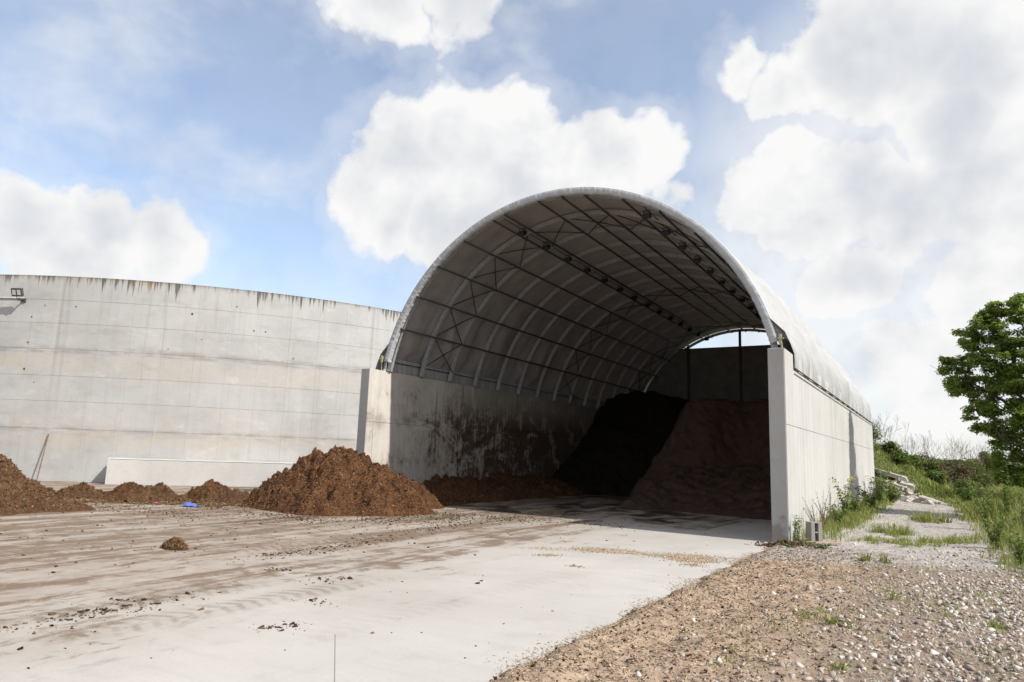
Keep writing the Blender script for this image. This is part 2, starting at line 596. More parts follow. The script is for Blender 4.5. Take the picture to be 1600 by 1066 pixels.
M_WALLEND = concrete('wall_end_concrete', (0.36, 0.35, 0.335), amount=0.25, streak=0.25, extra=end_extra, bump=0.5)
M_GREYC = concrete('grey_block_concrete', (0.27, 0.25, 0.235), amount=0.2, streak=0.1)
M_RUBBLE = concrete('rubble_concrete', (0.47, 0.43, 0.38), (0.3, 0.22, 0.15), amount=0.4, streak=0.0)


def floor_material():
    m, t = newmat('yard_concrete')
    P = t.pos()
    x, y, z = t.sep(P)
    big = t.noise(P, 0.28, 5, 0.6)
    mid = t.noise(P, 1.7, 6, 0.68)
    fine = t.noise(P, 26, 5, 0.72)
    base = t.mix(t.rng(big, 0.35, 0.68), (0.50, 0.468, 0.425), (0.44, 0.41, 0.368))
    base = t.mix(t.math('MULTIPLY', t.rng(mid, 0.5, 0.75), 0.35), base, (0.33, 0.30, 0.265))
    base = t.mix(t.math('MULTIPLY', t.rng(fine, 0.45, 0.75), 0.16), base, (0.24, 0.21, 0.18))
    # rake-finished trowel marks
    trow = t.noise(t.mapping(P, (0.5, 3.2, 1), rot=(0, 0, R(28))), 1.6, 6, 0.6)
    base = t.mix(t.math('MULTIPLY', t.rng(trow, 0.48, 0.72), 0.22), base, (0.34, 0.325, 0.30))
    # where the loader drives: dirt grows towards the heaps
    wob = t.math('MULTIPLY', t.math('SUBTRACT', t.noise(P, 0.5, 4, 0.6), 0.5), 4.5)
    xw = t.math('ADD', x, wob)
    dirty = t.rng(xw, 5.0, -0.6)
    inside = t.rng(y, -1.0, 3.5)
    dirty = t.math('MAXIMUM', dirty, t.math('MULTIPLY', inside, t.rng(xw, 6.5, 2.5)))
    lane = t.noise(t.mapping(P, (1.15, 0.13, 1), rot=(0, 0, R(6))), 1.25, 7, 0.68, 0.9)
    blot = t.noise(P, 2.4, 9, 0.74, 0.7)
    s = t.math('ADD', t.math('MULTIPLY', lane, 0.6), t.math('MULTIPLY', blot, 0.4))
    film = t.math('MULTIPLY', t.rng(s, 0.24, 0.50), dirty)
    col = t.mix(t.math('MULTIPLY', film, 0.78), base, (0.285, 0.222, 0.162))
    s2 = t.math('ADD', s, t.math('MULTIPLY', t.math('SUBTRACT', dirty, 1.0), 0.10))
    thick = t.math('MULTIPLY', t.rng(s2, 0.46, 0.55), t.rng(dirty, 0.05, 0.5))
    col = t.mix(t.math('MULTIPLY', thick, 0.82), col, (0.155, 0.10, 0.06))

    # tyre lanes with lug prints (centre line in x wandering with y)
    def lane_at(x0, amp, ph, y0, y1, wdt, amt):
        nonlocal col
        cxx = t.math('ADD', x0, t.math('MULTIPLY', t.math('SINE', t.math('MULTIPLY_ADD', y, 0.22, ph)), amp))
        dd = t.math('ABSOLUTE', t.math('SUBTRACT', x, cxx))
        dd = t.math('ADD', dd, t.math('MULTIPLY', t.math('SUBTRACT', blot, 0.5), 0.5))
        inb = t.math('MULTIPLY', t.rng(dd, wdt, wdt * 0.4), t.math('MULTIPLY', t.rng(y, y0, y0 + 1.2), t.rng(y, y1, y1 - 1.2)))
        lug = t.math('SINE', t.math('ADD', t.math('MULTIPLY', y, 34.0), t.math('MULTIPLY', dd, 16.0)))
        lug = t.rng(t.math('ADD', lug, t.math('MULTIPLY', t.math('SUBTRACT', mid, 0.5), 3.0)), -0.4, 0.9, 0.35, 1.0)
        br = t.rng(t.noise(P, 1.1, 5, 0.7), 0.34, 0.56)
        f = t.math('MULTIPLY', t.math('MULTIPLY', inb, lug), t.math('MULTIPLY', br, amt))
        col = t.mix(f, col, (0.17, 0.125, 0.085))
    lane_at(1.95, 0.35, 2.0, -13.5, -9.4, 0.30, 0.9)
    lane_at(2.9, 0.30, 1.2, -13.0, -8.0, 0.34, 0.55)
    lane_at(-0.1, 0.5, 0.3, -9.5, 2.5, 0.42, 0.85)
    lane_at(-2.2, 0.4, 1.3, -12.5, 1.5, 0.40, 0.55)
    lane_at(4.6, 0.4, 1.0, -12.0, -1.5, 0.30, 0.12)
    # wet black seepage by the heap, along the joint
    sd = t.math('ADD', t.math('ABSOLUTE', t.math('ADD', x, 3.93)), t.math('MULTIPLY', t.math('SUBTRACT', blot, 0.45), 1.5))
    wet = t.math('MULTIPLY', t.rng(sd, 0.20, 0.05), t.math('MULTIPLY', t.rng(y, -6.6, -5.2), t.rng(y, -2.5, -3.4)))
    sd2 = t.math('ADD', t.math('ABSOLUTE', t.math('ADD', x, 3.93)), t.math('MULTIPLY', t.math('SUBTRACT', fine, 0.45), 0.25))
    jl = t.math('MULTIPLY', t.rng(sd2, 0.09, 0.03), t.math('MULTIPLY', t.rng(y, -14.0, -9.0, 0.3, 0.7), t.rng(y, 2, -2)))
    # damp leachate on the floor inside
    wn_ = t.rng(t.noise(t.mapping(P, (1, 0.6, 1)), 0.9, 8, 0.7, 0.6), 0.47, 0.57)
    wet2 = t.math('MULTIPLY', wn_, t.math('MULTIPLY', t.rng(y, 0.4, 2.4), t.rng(xw, 4.6, 2.6)))
    wetm = t.math('MAXIMUM', t.math('MAXIMUM', wet, jl), wet2)
    col = t.mix(t.math('MULTIPLY', wetm, 0.88), col, (0.022, 0.017, 0.014))
    rough = t.rng(wetm, 0.2, 0.9, 0.86, 0.35)
    # one saw cut running towards the camera
    al = t.math('ADD', t.math('MULTIPLY', t.math('SUBTRACT', x, 4.23), 0.703), t.math('MULTIPLY', t.math('ADD', y, 10.9), -0.711))
    ac = t.math('ABSOLUTE', t.math('ADD', t.math('MULTIPLY', t.math('SUBTRACT', x, 4.23), 0.711), t.math('MULTIPLY', t.math('ADD', y, 10.9), 0.703)))
    cut = t.math('MULTIPLY', t.rng(ac, 0.006, 0.002), t.rng(al, 0.0, 0.05))
    col = t.mix(t.math('MULTIPLY', cut, 0.75), col, (0.12, 0.10, 0.08))
    h = t.math('ADD', t.math('ADD', t.math('MULTIPLY', trow, 0.5), t.math('MULTIPLY', fine, 0.3)), t.math('MULTIPLY', thick, 0.9))
    t.principled(col, rough, 0.3, t.bump(h, 0.35, 0.025))
    return m


def mulch(name, dark, mid_, light, scale=1.0, spec=0.15):
    m, t = newmat(name)
    P = t.pos()
    n1 = t.noise(P, 3.0 * scale, 8, 0.7)
    n2 = t.noise(P, 28 * scale, 7, 0.75)
    n3 = t.noise(P, 90 * scale, 3, 0.6)
    v = t.math('ADD', t.math('MULTIPLY', n1, 0.40), t.math('ADD', t.math('MULTIPLY', n2, 0.40), t.math('MULTIPLY', n3, 0.20)))
    col = t.ramp(v, [(0.38, dark), (0.52, mid_), (0.66, light)])
    t.principled(col, 0.95, spec, t.bump(t.math('ADD', n2, t.math('MULTIPLY', n3, 0.4)), 0.8, 0.05))
    return m


def tinted(name, stops, rough=0.9, spec=0.15, transl=0.0):
    m, t = newmat(name)
    P = t.pos()
    f = t.math('ADD', t.math('MULTIPLY', t.attr('tint'), 0.8), t.math('MULTIPLY', t.noise(P, 1.3, 3), 0.2))
    col = t.ramp(f, stops)
    if transl > 0:
        sh = t.principled(col, rough, spec, out=False)
        tr = t.node('ShaderNodeBsdfTranslucent')
        t.put(tr.inputs[0], t.mix(0.5, col, (0.34, 0.46, 0.06)))
        mxs = t.node('ShaderNodeMixShader')
        mxs.inputs[0].default_value = transl
        t.l.new(sh, mxs.inputs[1])
        t.l.new(tr.outputs[0], mxs.inputs[2])
        t.out(mxs.outputs[0])
    else:
        t.principled(col, rough, spec)
    return m


def plain(name, col, rough=0.6, metal=0.0, spec=0.4, nscale=8.0, var=0.25):
    m, t = newmat(name)
    n = t.noise(t.pos(), nscale, 6, 0.65)
    c = t.mix(t.rng(n, 0.3, 0.7), tuple(v * (1 - var) for v in col), tuple(min(1, v * (1 + var * 0.6)) for v in col))
    t.principled(c, rough, spec, t.bump(n, 0.12, 0.01), metal)
    return m


def membrane_material():
    m, t = newmat('roof_membrane_fabric')
    P = t.pos()
    x, y, z = t.sep(P)
    n = t.noise(P, 1.2, 6, 0.6)
    st = t.noise(t.mapping(P, (0.6, 4.0, 0.25)), 1.6, 6, 0.6)
    col = t.mix(t.rng(n, 0.35, 0.7), (0.42, 0.415, 0.40), (0.36, 0.355, 0.34))
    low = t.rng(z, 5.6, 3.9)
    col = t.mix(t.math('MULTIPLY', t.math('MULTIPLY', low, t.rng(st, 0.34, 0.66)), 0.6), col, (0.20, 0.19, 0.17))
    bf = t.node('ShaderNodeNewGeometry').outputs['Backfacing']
    col = t.mix(bf, col, t.mix(t.rng(n, 0.35, 0.7), (0.33, 0.318, 0.305), (0.25, 0.24, 0.23)))   # dusty inner face, its colour also darkened to stand in for interior shade
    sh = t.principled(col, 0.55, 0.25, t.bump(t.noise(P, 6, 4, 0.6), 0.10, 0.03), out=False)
    tr = t.node('ShaderNodeBsdfTranslucent')
    t.put(tr.inputs[0], (0.42, 0.31, 0.24))
    mxs = t.node('ShaderNodeMixShader')
    mxs.inputs[0].default_value = 0.022
    t.l.new(sh, mxs.inputs[1])
    t.l.new(tr.outputs[0], mxs.inputs[2])
    t.out(mxs.outputs[0])
    return m


def ground_material():
    m, t = newmat('dirt_gravel_ground')
    P = t.pos()
    x, y, z = t.sep(P)
    wob = t.math('MULTIPLY', t.math('SUBTRACT', t.noise(P, 0.55, 6, 0.65), 0.5), 4.0)
    wob2 = t.math('MULTIPLY', t.math('SUBTRACT', t.noise(P, 2.0, 6, 0.7), 0.5), 1.6)
    n2 = t.noise(P, 9, 8, 0.75)
    n3 = t.noise(P, 45, 5, 0.75)
    vor = t.node('ShaderNodeTexVoronoi', feature='F1')
    t.put(vor.inputs['Vector'], P)
    vor.inputs['Scale'].default_value = 26
    straw = t.ramp(t.math('ADD', t.math('MULTIPLY', n2, 0.5), t.math('MULTIPLY', n3, 0.5)),
                   [(0.33, (0.13, 0.085, 0.056)), (0.47, (0.30, 0.215, 0.147)), (0.62, (0.49, 0.38, 0.275))])
    grv = t.ramp(t.math('ADD', t.math('MULTIPLY', n2, 0.35), t.math('MULTIPLY', n3, 0.65)),
                 [(0.32, (0.15, 0.13, 0.115)), (0.48, (0.32, 0.29, 0.26)), (0.66, (0.50, 0.465, 0.425))])
    peb = t.mix(t.rng(vor.outputs['Distance'], 0.02, 0.55), t.mix(0.6, grv, vor.outputs['Color'], 'SOFT_LIGHT'), (0.13, 0.105, 0.085))
    stony = t.mix(0.55, straw, peb)
    # zones: chip verge beside the slab, grey track beside the shed, stony ground nearer right
    yw = t.math('ADD', y, wob2)
    track = t.math('MULTIPLY', t.rng(t.math('ADD', yw, t.math('MULTIPLY', t.math('SUBTRACT', x, 6.3), -0.45)), -3.9, -2.4), 1.0)
    col = t.mix(t.rng(t.math('ADD', x, wob2), 7.2, 8.6), straw, stony)
    col = t.mix(track, col, grv)
    # pale dusty patch and soil
    pale = t.math('MULTIPLY', t.rng(t.noise(P, 0.7, 5, 0.6), 0.52, 0.66), track)
    col = t.mix(t.math('MULTIPLY', pale, 0.6), col, (0.46, 0.42, 0.36))
    # grown-over ground off the track and far away
    ov = t.math('MAXIMUM', t.rng(t.math('ADD', x, t.math('MULTIPLY', wob, 0.4)), 9.7, 10.8), t.rng(t.math('ADD', y, wob), 23, 27))
    ov = t.math('MULTIPLY', ov, t.rng(y, -4.5, -2.0))
    grass = t.ramp(t.math('ADD', t.math('MULTIPLY', n2, 0.6), t.math('MULTIPLY', t.noise(P, 0.15, 4), 0.4)),
                   [(0.35, (0.042, 0.045, 0.018)), (0.5, (0.085, 0.10, 0.03)), (0.68, (0.16, 0.17, 0.06))])
    col = t.mix(ov, col, grass)
    moss = t.math('MULTIPLY', t.rng(t.noise(P, 1.5, 7, 0.72), 0.56, 0.66), t.rng(x, 6.9, 8.5))
    col = t.mix(t.math('MULTIPLY', moss, 0.45), col, (0.15, 0.17, 0.055))
    t.principled(col, 0.95, 0.15, t.bump(t.math('ADD', n2, t.math('MULTIPLY', n3, 0.6)), 0.45, 0.025))
    return m


M_FLOOR = floor_material()
M_GROUND = ground_material()
M_MEMB = membrane_material()
M_FASCIA = plain('fascia_fabric', (0.41, 0.415, 0.42), 0.6, spec=0.3, nscale=3, var=0.12)
M_GALV = plain('galvanised_steel', (0.40, 0.41, 0.415), 0.5, 0.3, nscale=14, var=0.22)
M_DARKSTEEL = plain('weathered_dark_tube', (0.06, 0.057, 0.055), 0.55, 0.3, nscale=12)
M_BRACE = plain('brace_rod', (0.06, 0.058, 0.056), 0.6, 0.2)
M_BLACK = plain('black_lamp_housing', (0.012, 0.012, 0.013), 0.45)
M_GLASS = plain('lamp_glass', (0.55, 0.56, 0.55), 0.15, spec=0.6, var=0.1)
M_LAMPGREY = plain('grey_lamp_housing', (0.07, 0.07, 0.068), 0.5)
M_WHITEPIPE = plain('pale_conduit', (0.52, 0.52, 0.50), 0.5)
M_RUST = plain('rusty_steel', (0.19, 0.12, 0.08), 0.85, nscale=20, var=0.5)
M_BRASS = plain('pale_tensioner', (0.42, 0.38, 0.24), 0.5, 0.4, nscale=30)
M_TARP = plain('grey_back_tarp', (0.20, 0.195, 0.185), 0.7, nscale=2.0, var=0.2)
M_WOOD = plain('old_board', (0.36, 0.27, 0.20), 0.85, nscale=18, var=0.35)
M_BARK = plain('bark', (0.10, 0.075, 0.055), 0.95, nscale=16, var=0.4)
M_TWIG = plain('bare_twig', (0.13, 0.09, 0.07), 0.95, nscale=10, var=0.3)
M_BLUE = plain('blue_plastic', (0.10, 0.16, 0.55), 0.4)
M_PINK = plain('pink_plastic', (0.60, 0.12, 0.24), 0.5)
M_WHITEPL = plain('white_plastic', (0.75, 0.74, 0.72), 0.5)
M_COMP = mulch('fresh_compost', (0.020, 0.010, 0.005), (0.11, 0.052, 0.024), (0.235, 0.118, 0.055))
M_STRAWY = mulch('strawy_compost', (0.028, 0.015, 0.009), (0.11, 0.06, 0.031), (0.25, 0.155, 0.082))
M_BLACKC = mulch('ripe_black_compost', (0.010, 0.008, 0.006), (0.022, 0.017, 0.013), (0.05, 0.037, 0.028))
M_BROWNC = mulch('sieved_brown_compost', (0.06, 0.036, 0.026), (0.11, 0.068, 0.05), (0.16, 0.105, 0.08))
M_CHIP = tinted('compost_chips', [(0.12, (0.018, 0.009, 0.005)), (0.48, (0.105, 0.049, 0.022)), (0.8, (0.205, 0.102, 0.047)), (0.98, (0.38, 0.24, 0.12))])
M_STRAW = tinted('straw_bits', [(0.1, (0.14, 0.09, 0.056)), (0.4, (0.34, 0.245, 0.165)), (0.9, (0.60, 0.49, 0.35))])
M_STRAWD = tinted('damp_straw_bits', [(0.1, (0.055, 0.03, 0.017)), (0.55, (0.17, 0.10, 0.052)), (0.95, (0.42, 0.29, 0.16))])
M_DROPS = tinted('dark_droppings', [(0.1, (0.018, 0.011, 0.007)), (0.6, (0.07, 0.038, 0.021)), (0.95, (0.19, 0.12, 0.065))])
M_STONE = tinted('pebbles', [(0.05, (0.15, 0.115, 0.092)), (0.35, (0.30, 0.245, 0.195)), (0.6, (0.44, 0.385, 0.33)), (0.82, (0.58, 0.54, 0.49)), (0.97, (0.40, 0.26, 0.19))])
M_LEAF = tinted('tree_leaves', [(0.05, (0.09, 0.14, 0.025)), (0.45, (0.16, 0.235, 0.045)), (0.95, (0.26, 0.33, 0.085))], 0.5, 0.35, 0.48)
M_SHRUB = tinted('shrub_leaves', [(0.05, (0.045, 0.06, 0.018)), (0.5, (0.095, 0.115, 0.034)), (0.95, (0.17, 0.18, 0.06))], 0.7, 0.2, 0.22)
M_SHRUB2 = tinted('bright_shrub_leaves', [(0.05, (0.04, 0.075, 0.012)), (0.5, (0.08, 0.135, 0.024)), (0.95, (0.15, 0.20, 0.045))], 0.6, 0.25, 0.28)
M_DRY = tinted('dry_brown_leaves', [(0.05, (0.055, 0.04, 0.026)), (0.5, (0.115, 0.083, 0.05)), (0.95, (0.19, 0.15, 0.085))], 0.9, 0.1, 0.12)
M_GRASS = tinted('grass_blades', [(0.05, (0.10, 0.12, 0.03)), (0.4, (0.19, 0.215, 0.055)), (0.7, (0.29, 0.295, 0.10)), (1.0, (0.43, 0.36, 0.21))], 0.65, 0.2, 0.3)
M_WEED = tinted('weed_leaves', [(0.05, (0.06, 0.09, 0.024)), (0.5, (0.115, 0.16, 0.042)), (0.95, (0.20, 0.24, 0.08))], 0.65, 0.2, 0.25)
M_YELLOW = plain('yellow_petals', (0.65, 0.48, 0.04), 0.7)

# ------------------------------------------------------------------ the setting: ground, yard slab
def axis_samples(parts):
    out = [parts[0][0]]
    for a, b, n in parts:
        out += list(np.linspace(a, b, n + 1)[1:])
    return np.array(out)


def mound(x, y):
    prof = np.interp(x, [-14, -6, 0, 5, 6.1, 7.2, 8.4, 9.3, 11, 13.5], [0, 1.6, 3.4, 3.5, 2.75, 1.85, 1.35, 0.75, 0.18, 0.0])
    return prof * sstep(24.8, 28.6, y) * (1 - sstep(40, 52, y))


def base_h(x, y):
    far = sstep(30, 400, np.hypot(x, y))
    z = -0.16 + 0.0 * x
    z = z + 0.12 * sstep(6.0, 6.6, x) * (1 - far)
    z = z + 0.35 * sstep(9.8, 14, x) * sstep(-6, 2, y) * (1 - sstep(30, 60, y))
    z = z + mound(x, y) + 0.10 * fbm(x * 0.6, y * 0.6, 0, 3, 3) * sstep(24, 28, y)
    return z


xs = axis_samples([(-3000, -300, 6), (-300, -40, 8), (-40, 4, 22), (4, 16, 48), (16, 40, 16), (40, 300, 10), (300, 3000, 6)])
ys = axis_samples([(-300, -40, 5), (-40, 20, 30), (20, 46, 60), (46, 90, 22), (90, 400, 14), (400, 5000, 8)])
X, Y = np.meshgrid(xs, ys)
V = np.stack([X, Y, base_h(X, Y)], -1).reshape(-1, 3)


def grid_faces(nx, ny):
    i = np.arange(nx - 1)[None, :] + (np.arange(ny - 1) * nx)[:, None]
    i = i.ravel()
    return np.stack([i, i + 1, i + nx + 1, i + nx], 1)


tag(mk('ground', V, grid_faces(len(xs), len(ys)), M_GROUND, None, True), kind='structure')

# the near verge: a finely broken dirt and gravel sheet lapping over the edge of the slab
xs = np.concatenate([np.arange(5.7, 10.6, 0.04), np.arange(10.6, 16, 0.2)])
ys = [-16.5]
while ys[-1] < 27:
    ys.append(ys[-1] + max(0.03, 0.0032 * abs(ys[-1] + 15.8) + 0.012))
ys = np.array(ys)


def verge_h(x, y):
    edge = 6.0 + 0.035 * fbm(y * 1.9, x * 0, 0, 4, 21, 0.7) + 0.035 * vnoise(y * 9, x * 9, 0, 5)
    rise = sstep(-0.03, 0.24, x - edge)
    inside_wall = sstep(0.3, -0.2, y)              # beside the shed the verge starts at the wall foot
    z = -0.05 + rise * (0.085 + 0.012 * inside_wall)
    rough_ = 0.010 * fbm(x * 3.1, y * 3.1, 0, 4, 31) + 0.010 * fbm(x * 9, y * 9, 0, 3, 41, 0.65)
    chip = 1 - sstep(7.6, 9.0, x)
    rut = np.exp(-((x - 6.95 - 0.12 * np.sin(y * 0.7)) / 0.28) ** 2) * sstep(-5.5, -8.0, y)
    lug = np.maximum(0, np.sin(y * 17 + x * 9)) * rut
    z = z + rise * (rough_ * (1 + 0.8 * chip) - 0.035 * rut + 0.035 * lug * (0.6 + 0.6 * vnoise(x * 4, y * 4, 0, 9)))
    z = z + 0.2 * sstep(9.9, 12.5, x) * sstep(-5, 1, y)
    return z


X, Y = np.meshgrid(xs, ys)
V = np.stack([X, Y, verge_h(X, Y)], -1).reshape(-1, 3)
tag(mk('gravel_path', V, grid_faces(len(xs), len(ys)), M_GROUND, None, True), kind='structure')

yard = empty('concrete_floor')
tag(yard, kind='structure')
xe = [-44, -34, -29, -24, -19, -14, -8.97, -3.95, 1.07, 6.1]
ye = [-40, -27, -16.6, -0.45, 12.0, 24.9]
for i in range(len(xe) - 1):
    for j in range(len(ye) - 1):
        g = 0.011 if abs(xe[i] + 3.95) < 0.1 or abs(xe[i + 1] + 3.95) < 0.1 else 0.002
        MB().box(xe[i] + (g if abs(xe[i] + 3.95) < .1 else .002), xe[i + 1] - (g if abs(xe[i + 1] + 3.95) < .1 else .002), ye[j] + .002, ye[j + 1] - .002, -0.15, 0.0, 0.003).build('slab', M_FLOOR, yard)

# ------------------------------------------------------------------ concrete tank
def circ3(p, q, r):
    ax, ay, bx, by, cx, cy = *p, *q, *r
    d = 2 * (ax * (by - cy) + bx * (cy - ay) + cx * (ay - by))
    ux = ((ax**2 + ay**2) * (by - cy) + (bx**2 + by**2) * (cy - ay) + (cx**2 + cy**2) * (ay - by)) / d
    uy = ((ax**2 + ay**2) * (cx - bx) + (bx**2 + by**2) * (ax - cx) + (cx**2 + cy**2) * (bx - ax)) / d
    return ux, uy, math.hypot(ax - ux, ay - uy)


def scale_from_cam(p, k):
    return (CP.x + (p[0] - CP.x) * k, CP.y + (p[1] - CP.y) * k)


TANK_H = 8.02
k_ = (TANK_H - 1.65) / (7.8 - 1.65)
TX, TY, TR = circ3(*[scale_from_cam(p, k_) for p in ((-21.78, -3.47), (-15.94, 0.76), (-11.6, 7.75))])
tank = empty('concrete_tank', (TX, TY, 0))
tag(tank, 'huge round pale concrete tank with moss-streaked rim, left of the shed', 'tank')


def ring(r0, r1, z0, z1, a0, a1, n, closed):
    m = MB()
    for k in range(n + (0 if closed else 1)):
        a = a0 + (a1 - a0) * k / n
        for (r_, z_) in ((r0, z0), (r1, z0), (r1, z1), (r0, z1)):
            m.v.append((TX + r_ * math.cos(a), TY + r_ * math.sin(a), z_))
    N = n if closed else n
    for k in range(N):
        b, c = 4 * k, 4 * ((k + 1) % n if closed else k + 1)
        for q in range(4):
            m.f.append((b + q, c + q, c + (q + 1) % 4, b + (q + 1) % 4))
    return m


ring(TR - 0.36, TR - 0.012, -0.05, TANK_H - 0.006, 0, 2 * math.pi, 180, True).build('shell', M_TANK, tank)
rows = [0.0, 2.0, 3.06, 4.05, 5.10, 6.13, 7.07, TANK_H]
a_mid = math.atan2(CP.y - TY, CP.x - TX)
pa = 1.21 / TR
for c in range(-17, 18):
    for r_ in range(7):
        a0 = a_mid + (c - 0.5) * pa
        a1 = a0 + pa
        jr = random.uniform(-0.002, 0.002)
        ch, gp = 0.004, 0.0012
        z0, z1 = rows[r_] + (0 if r_ == 0 else gp), rows[r_ + 1] - (0 if r_ == 6 else gp)
        ga, ca = 0.0005 / TR, 0.0015 / TR      # upright butt joints are nearly closed
        v, f = [], []
        for k in range(5):
            u = k / 4
            ab = a0 + ga + (a1 - a0 - 2 * ga) * u
            af = a0 + ga + ca + (a1 - a0 - 2 * ga - 2 * ca) * u
            for (rr, aa, zz_) in ((TR - 0.014, ab, z0), (TR + jr, af, z0 + ch), (TR + jr, af, z1 - ch), (TR - 0.014, ab, z1)):
                v.append((TX + rr * math.cos(aa), TY + rr * math.sin(aa), zz_))
        for k in range(4):
            b = 4 * k
            for q in range(3):
                f.append((b + q, b + 4 + q, b + 5 + q, b + q + 1))
        f.append((0, 1, 2, 3))
        f.append((19, 18, 17, 16))
        mk('wall_panel', v, f, M_TANK, tank)
ring(TR - 0.37, TR + 0.004, TANK_H + 0.001, TANK_H + 0.028, 0, 2 * math.pi, 180, True).build('rim', M_TANK, tank)


for k in range(26):  # tie holes as raised discs; dark colour stands in for shade in the recess
    c, r_ = random.randint(-14, 14), random.choice((2, 3, 4, 4, 5, 5, 6))
    a = a_mid + (c + random.choice((-0.32, 0.3))) * pa
    z_ = rows[r_] + random.choice((0.22, 0.7))
    er, et = Vector((math.cos(a), math.sin(a), 0)), Vector((-math.sin(a), math.cos(a), 0))
    c0 = Vector((TX, TY, z_)) + er * (TR + 0.004)
    rad = random.uniform(0.02, 0.045)
    V = [tuple(c0 + et * (rad * math.cos(q * .785) * random.uniform(.8, 1.2)) + Vector((0, 0, rad * math.sin(q * .785) * random.uniform(.8, 1.3)))) for q in range(8)]
    V += [tuple(c0 - er * 0.004 + (Vector(v_) - c0) * 1.15) for v_ in V]
    mk('tie_hole', V, [tuple(range(8))] + [(q, (q + 1) % 8, 8 + (q + 1) % 8, 8 + q) for q in range(8)], M_DARKSTEEL if k % 3 else M_RUST, tank)


def on_tank(x, y, out=0.0):
    d = Vector((x - TX, y - TY))
    d.normalize()
    return Vector((TX + d.x * (TR + out), TY + d.y * (TR + out), 0)), d


# precast ledge at the tank's foot
p0, p1 = Vector((-17.55, -0.80, 0)), Vector((-13.05, 4.62, 0))
dl = (p1 - p0).normalized()
nl = Vector((-dl.y, dl.x, 0))      # away from camera
ledge = empty('concrete_ledge', p0)
tag(ledge, 'low long white concrete block lying along the foot of the round tank', 'concrete block')
n = 14
v = []
f = []
for k in range(n + 1):
    b = p0 + (p1 - p0) * (k / n)
    dep = 0.78
    hh = 0.97 + 0.006 * math.sin(k * 2.1)
    for (o_, z_) in ((0, 0), (0.0, hh - 0.025), (0.028, hh), (dep, hh + 0.01), (dep, 0)):
        q = b + nl * o_
        v.append((q.x, q.y, z_))
for k in range(n):
    for q in range(4):
        f.append((5 * k + q, 5 * k + 5 + q, 5 * k + 6 + q, 5 * k + q + 1))
f.append((0, 1, 2, 3, 4))
f.append(tuple(5 * n + q for q in (4, 3, 2, 1, 0)))
mk('block', v, f, M_BLOCK, ledge)
m = MB()
for k in range(n):
    b = p0 + (p1 - p0) * ((k + 0.5) / n)
pts = [p0 + (p1 - p0) * u + nl * -0.004 + Vector((0, 0, 0.93 + 0.008 * math.sin(u * 60))) for u in np.linspace(0.01, 0.99, 40)]
m.tube(pts, 0.005, 4)
m.build('top_edge_crack', M_DARKSTEEL, ledge)

# floodlight on the tank
fp, fd = on_tank(-21.55, -3.0, 0.0)
fd3 = Vector((fd.x, fd.y, 0))
ft = Vector((-fd.y, fd.x, 0))
flood = empty('floodlight', (fp.x, fp.y, 7.2))
tag(flood, 'square grey twin-lens floodlight bracketed on the round tank wall', 'floodlight')


def obox(m, c, ax, hs):
    V = []
    for sx in (-1, 1):
        for sy in (-1, 1):
            for sz in (-1, 1):
                V.append(tuple(c + ax[0] * (sx * hs[0]) + ax[1] * (sy * hs[1]) + ax[2] * (sz * hs[2])))
    m.add(V, [(0, 1, 3, 2), (4, 6, 7, 5), (0, 4, 5, 1), (2, 3, 7, 6), (0, 2, 6, 4), (1, 5, 7, 3)])
    return m


fax = (ft, (fd3 * 0.93 + Vector((0, 0, -0.36))).normalized(), None)
fax = (fax[0], fax[1], fax[0].cross(fax[1]))
fc = Vector((fp.x, fp.y, 7.24)) + fd3 * 0.42
obox(MB(), fc, fax, (0.21, 0.055, 0.16)).build('housing', M_LAMPGREY, flood)
m = MB()
for s_ in (-1, 1):
    obox(m, fc + fax[0] * (s_ * 0.097) + fax[1] * 0.057, fax, (0.065, 0.006, 0.10)).build('lens', M_GLASS, flood)
    m = MB()
m = MB()
m.tube([Vector((fp.x, fp.y, 7.0)) + fd3 * -0.05, Vector((fp.x, fp.y, 7.0)) + fd3 * 0.40, fc + Vector((0, 0, -0.15))], 0.025, 6)
obox(m, Vector((fp.x, fp.y, 7.0)) + fd3 * 0.02, (ft, fd3, Vector((0, 0, 1))), (0.08, 0.03, 0.08))
m.build('bracket', M_LAMPGREY, flood)
MB().tube([Vector((fp.x, fp.y, 7.03)) + fd3 * 0.06 + ft * 0.05, fc + Vector((0, 0, -0.32)) - fd3 * 0.1, fc - fd3 * 0.1 + ft * 0.1], 0.012, 5).build('cable', M_BLACK, flood)
pts = []
for k in range(14):
    q, d_ = on_tank(TX + (fp.x - TX) * math.cos(k * -0.02) - (fp.y - TY) * math.sin(k * -0.02), TY + (fp.x - TX) * math.sin(k * -0.02) + (fp.y - TY) * math.cos(k * -0.02), 0.03)
    pts.append((q.x, q.y, 7.085))
cd = MB().tube(pts, 0.028, 6).build('conduit_pipe', M_WHITEPIPE)
tag(cd, 'thin pale conduit pipe running along the tank wall to the floodlight', 'pipe')

# rod leaning at the tank
q0, qd = on_tank(-20.0, -2.05, 0.45)
q1, _ = on_tank(-19.95, -2.2, 0.04)
rod = MB().tube([(q0.x, q0.y, 0.0), (q1.x, q1.y, 1.78)], 0.022, 6).build('leaning_rod', M_RUST)
tag(rod, 'thin rusty rod leaning against the foot of the round tank', 'rod')

# ------------------------------------------------------------------ storage shed
HW, WH, TH = 5.945, 4.12, 0.35       # half inner width, wall height, wall thickness
Y0L, Y0R, YB = 0.40, 0.0, 24.4
ZJ = 2.471
shed = empty('storage_shed', (0, 12, 0))
tag(shed, 'open-fronted storage shed of concrete side walls under an arched grey fabric roof', 'shed')
SK = 0.0042                          # the right wall stands a touch off parallel


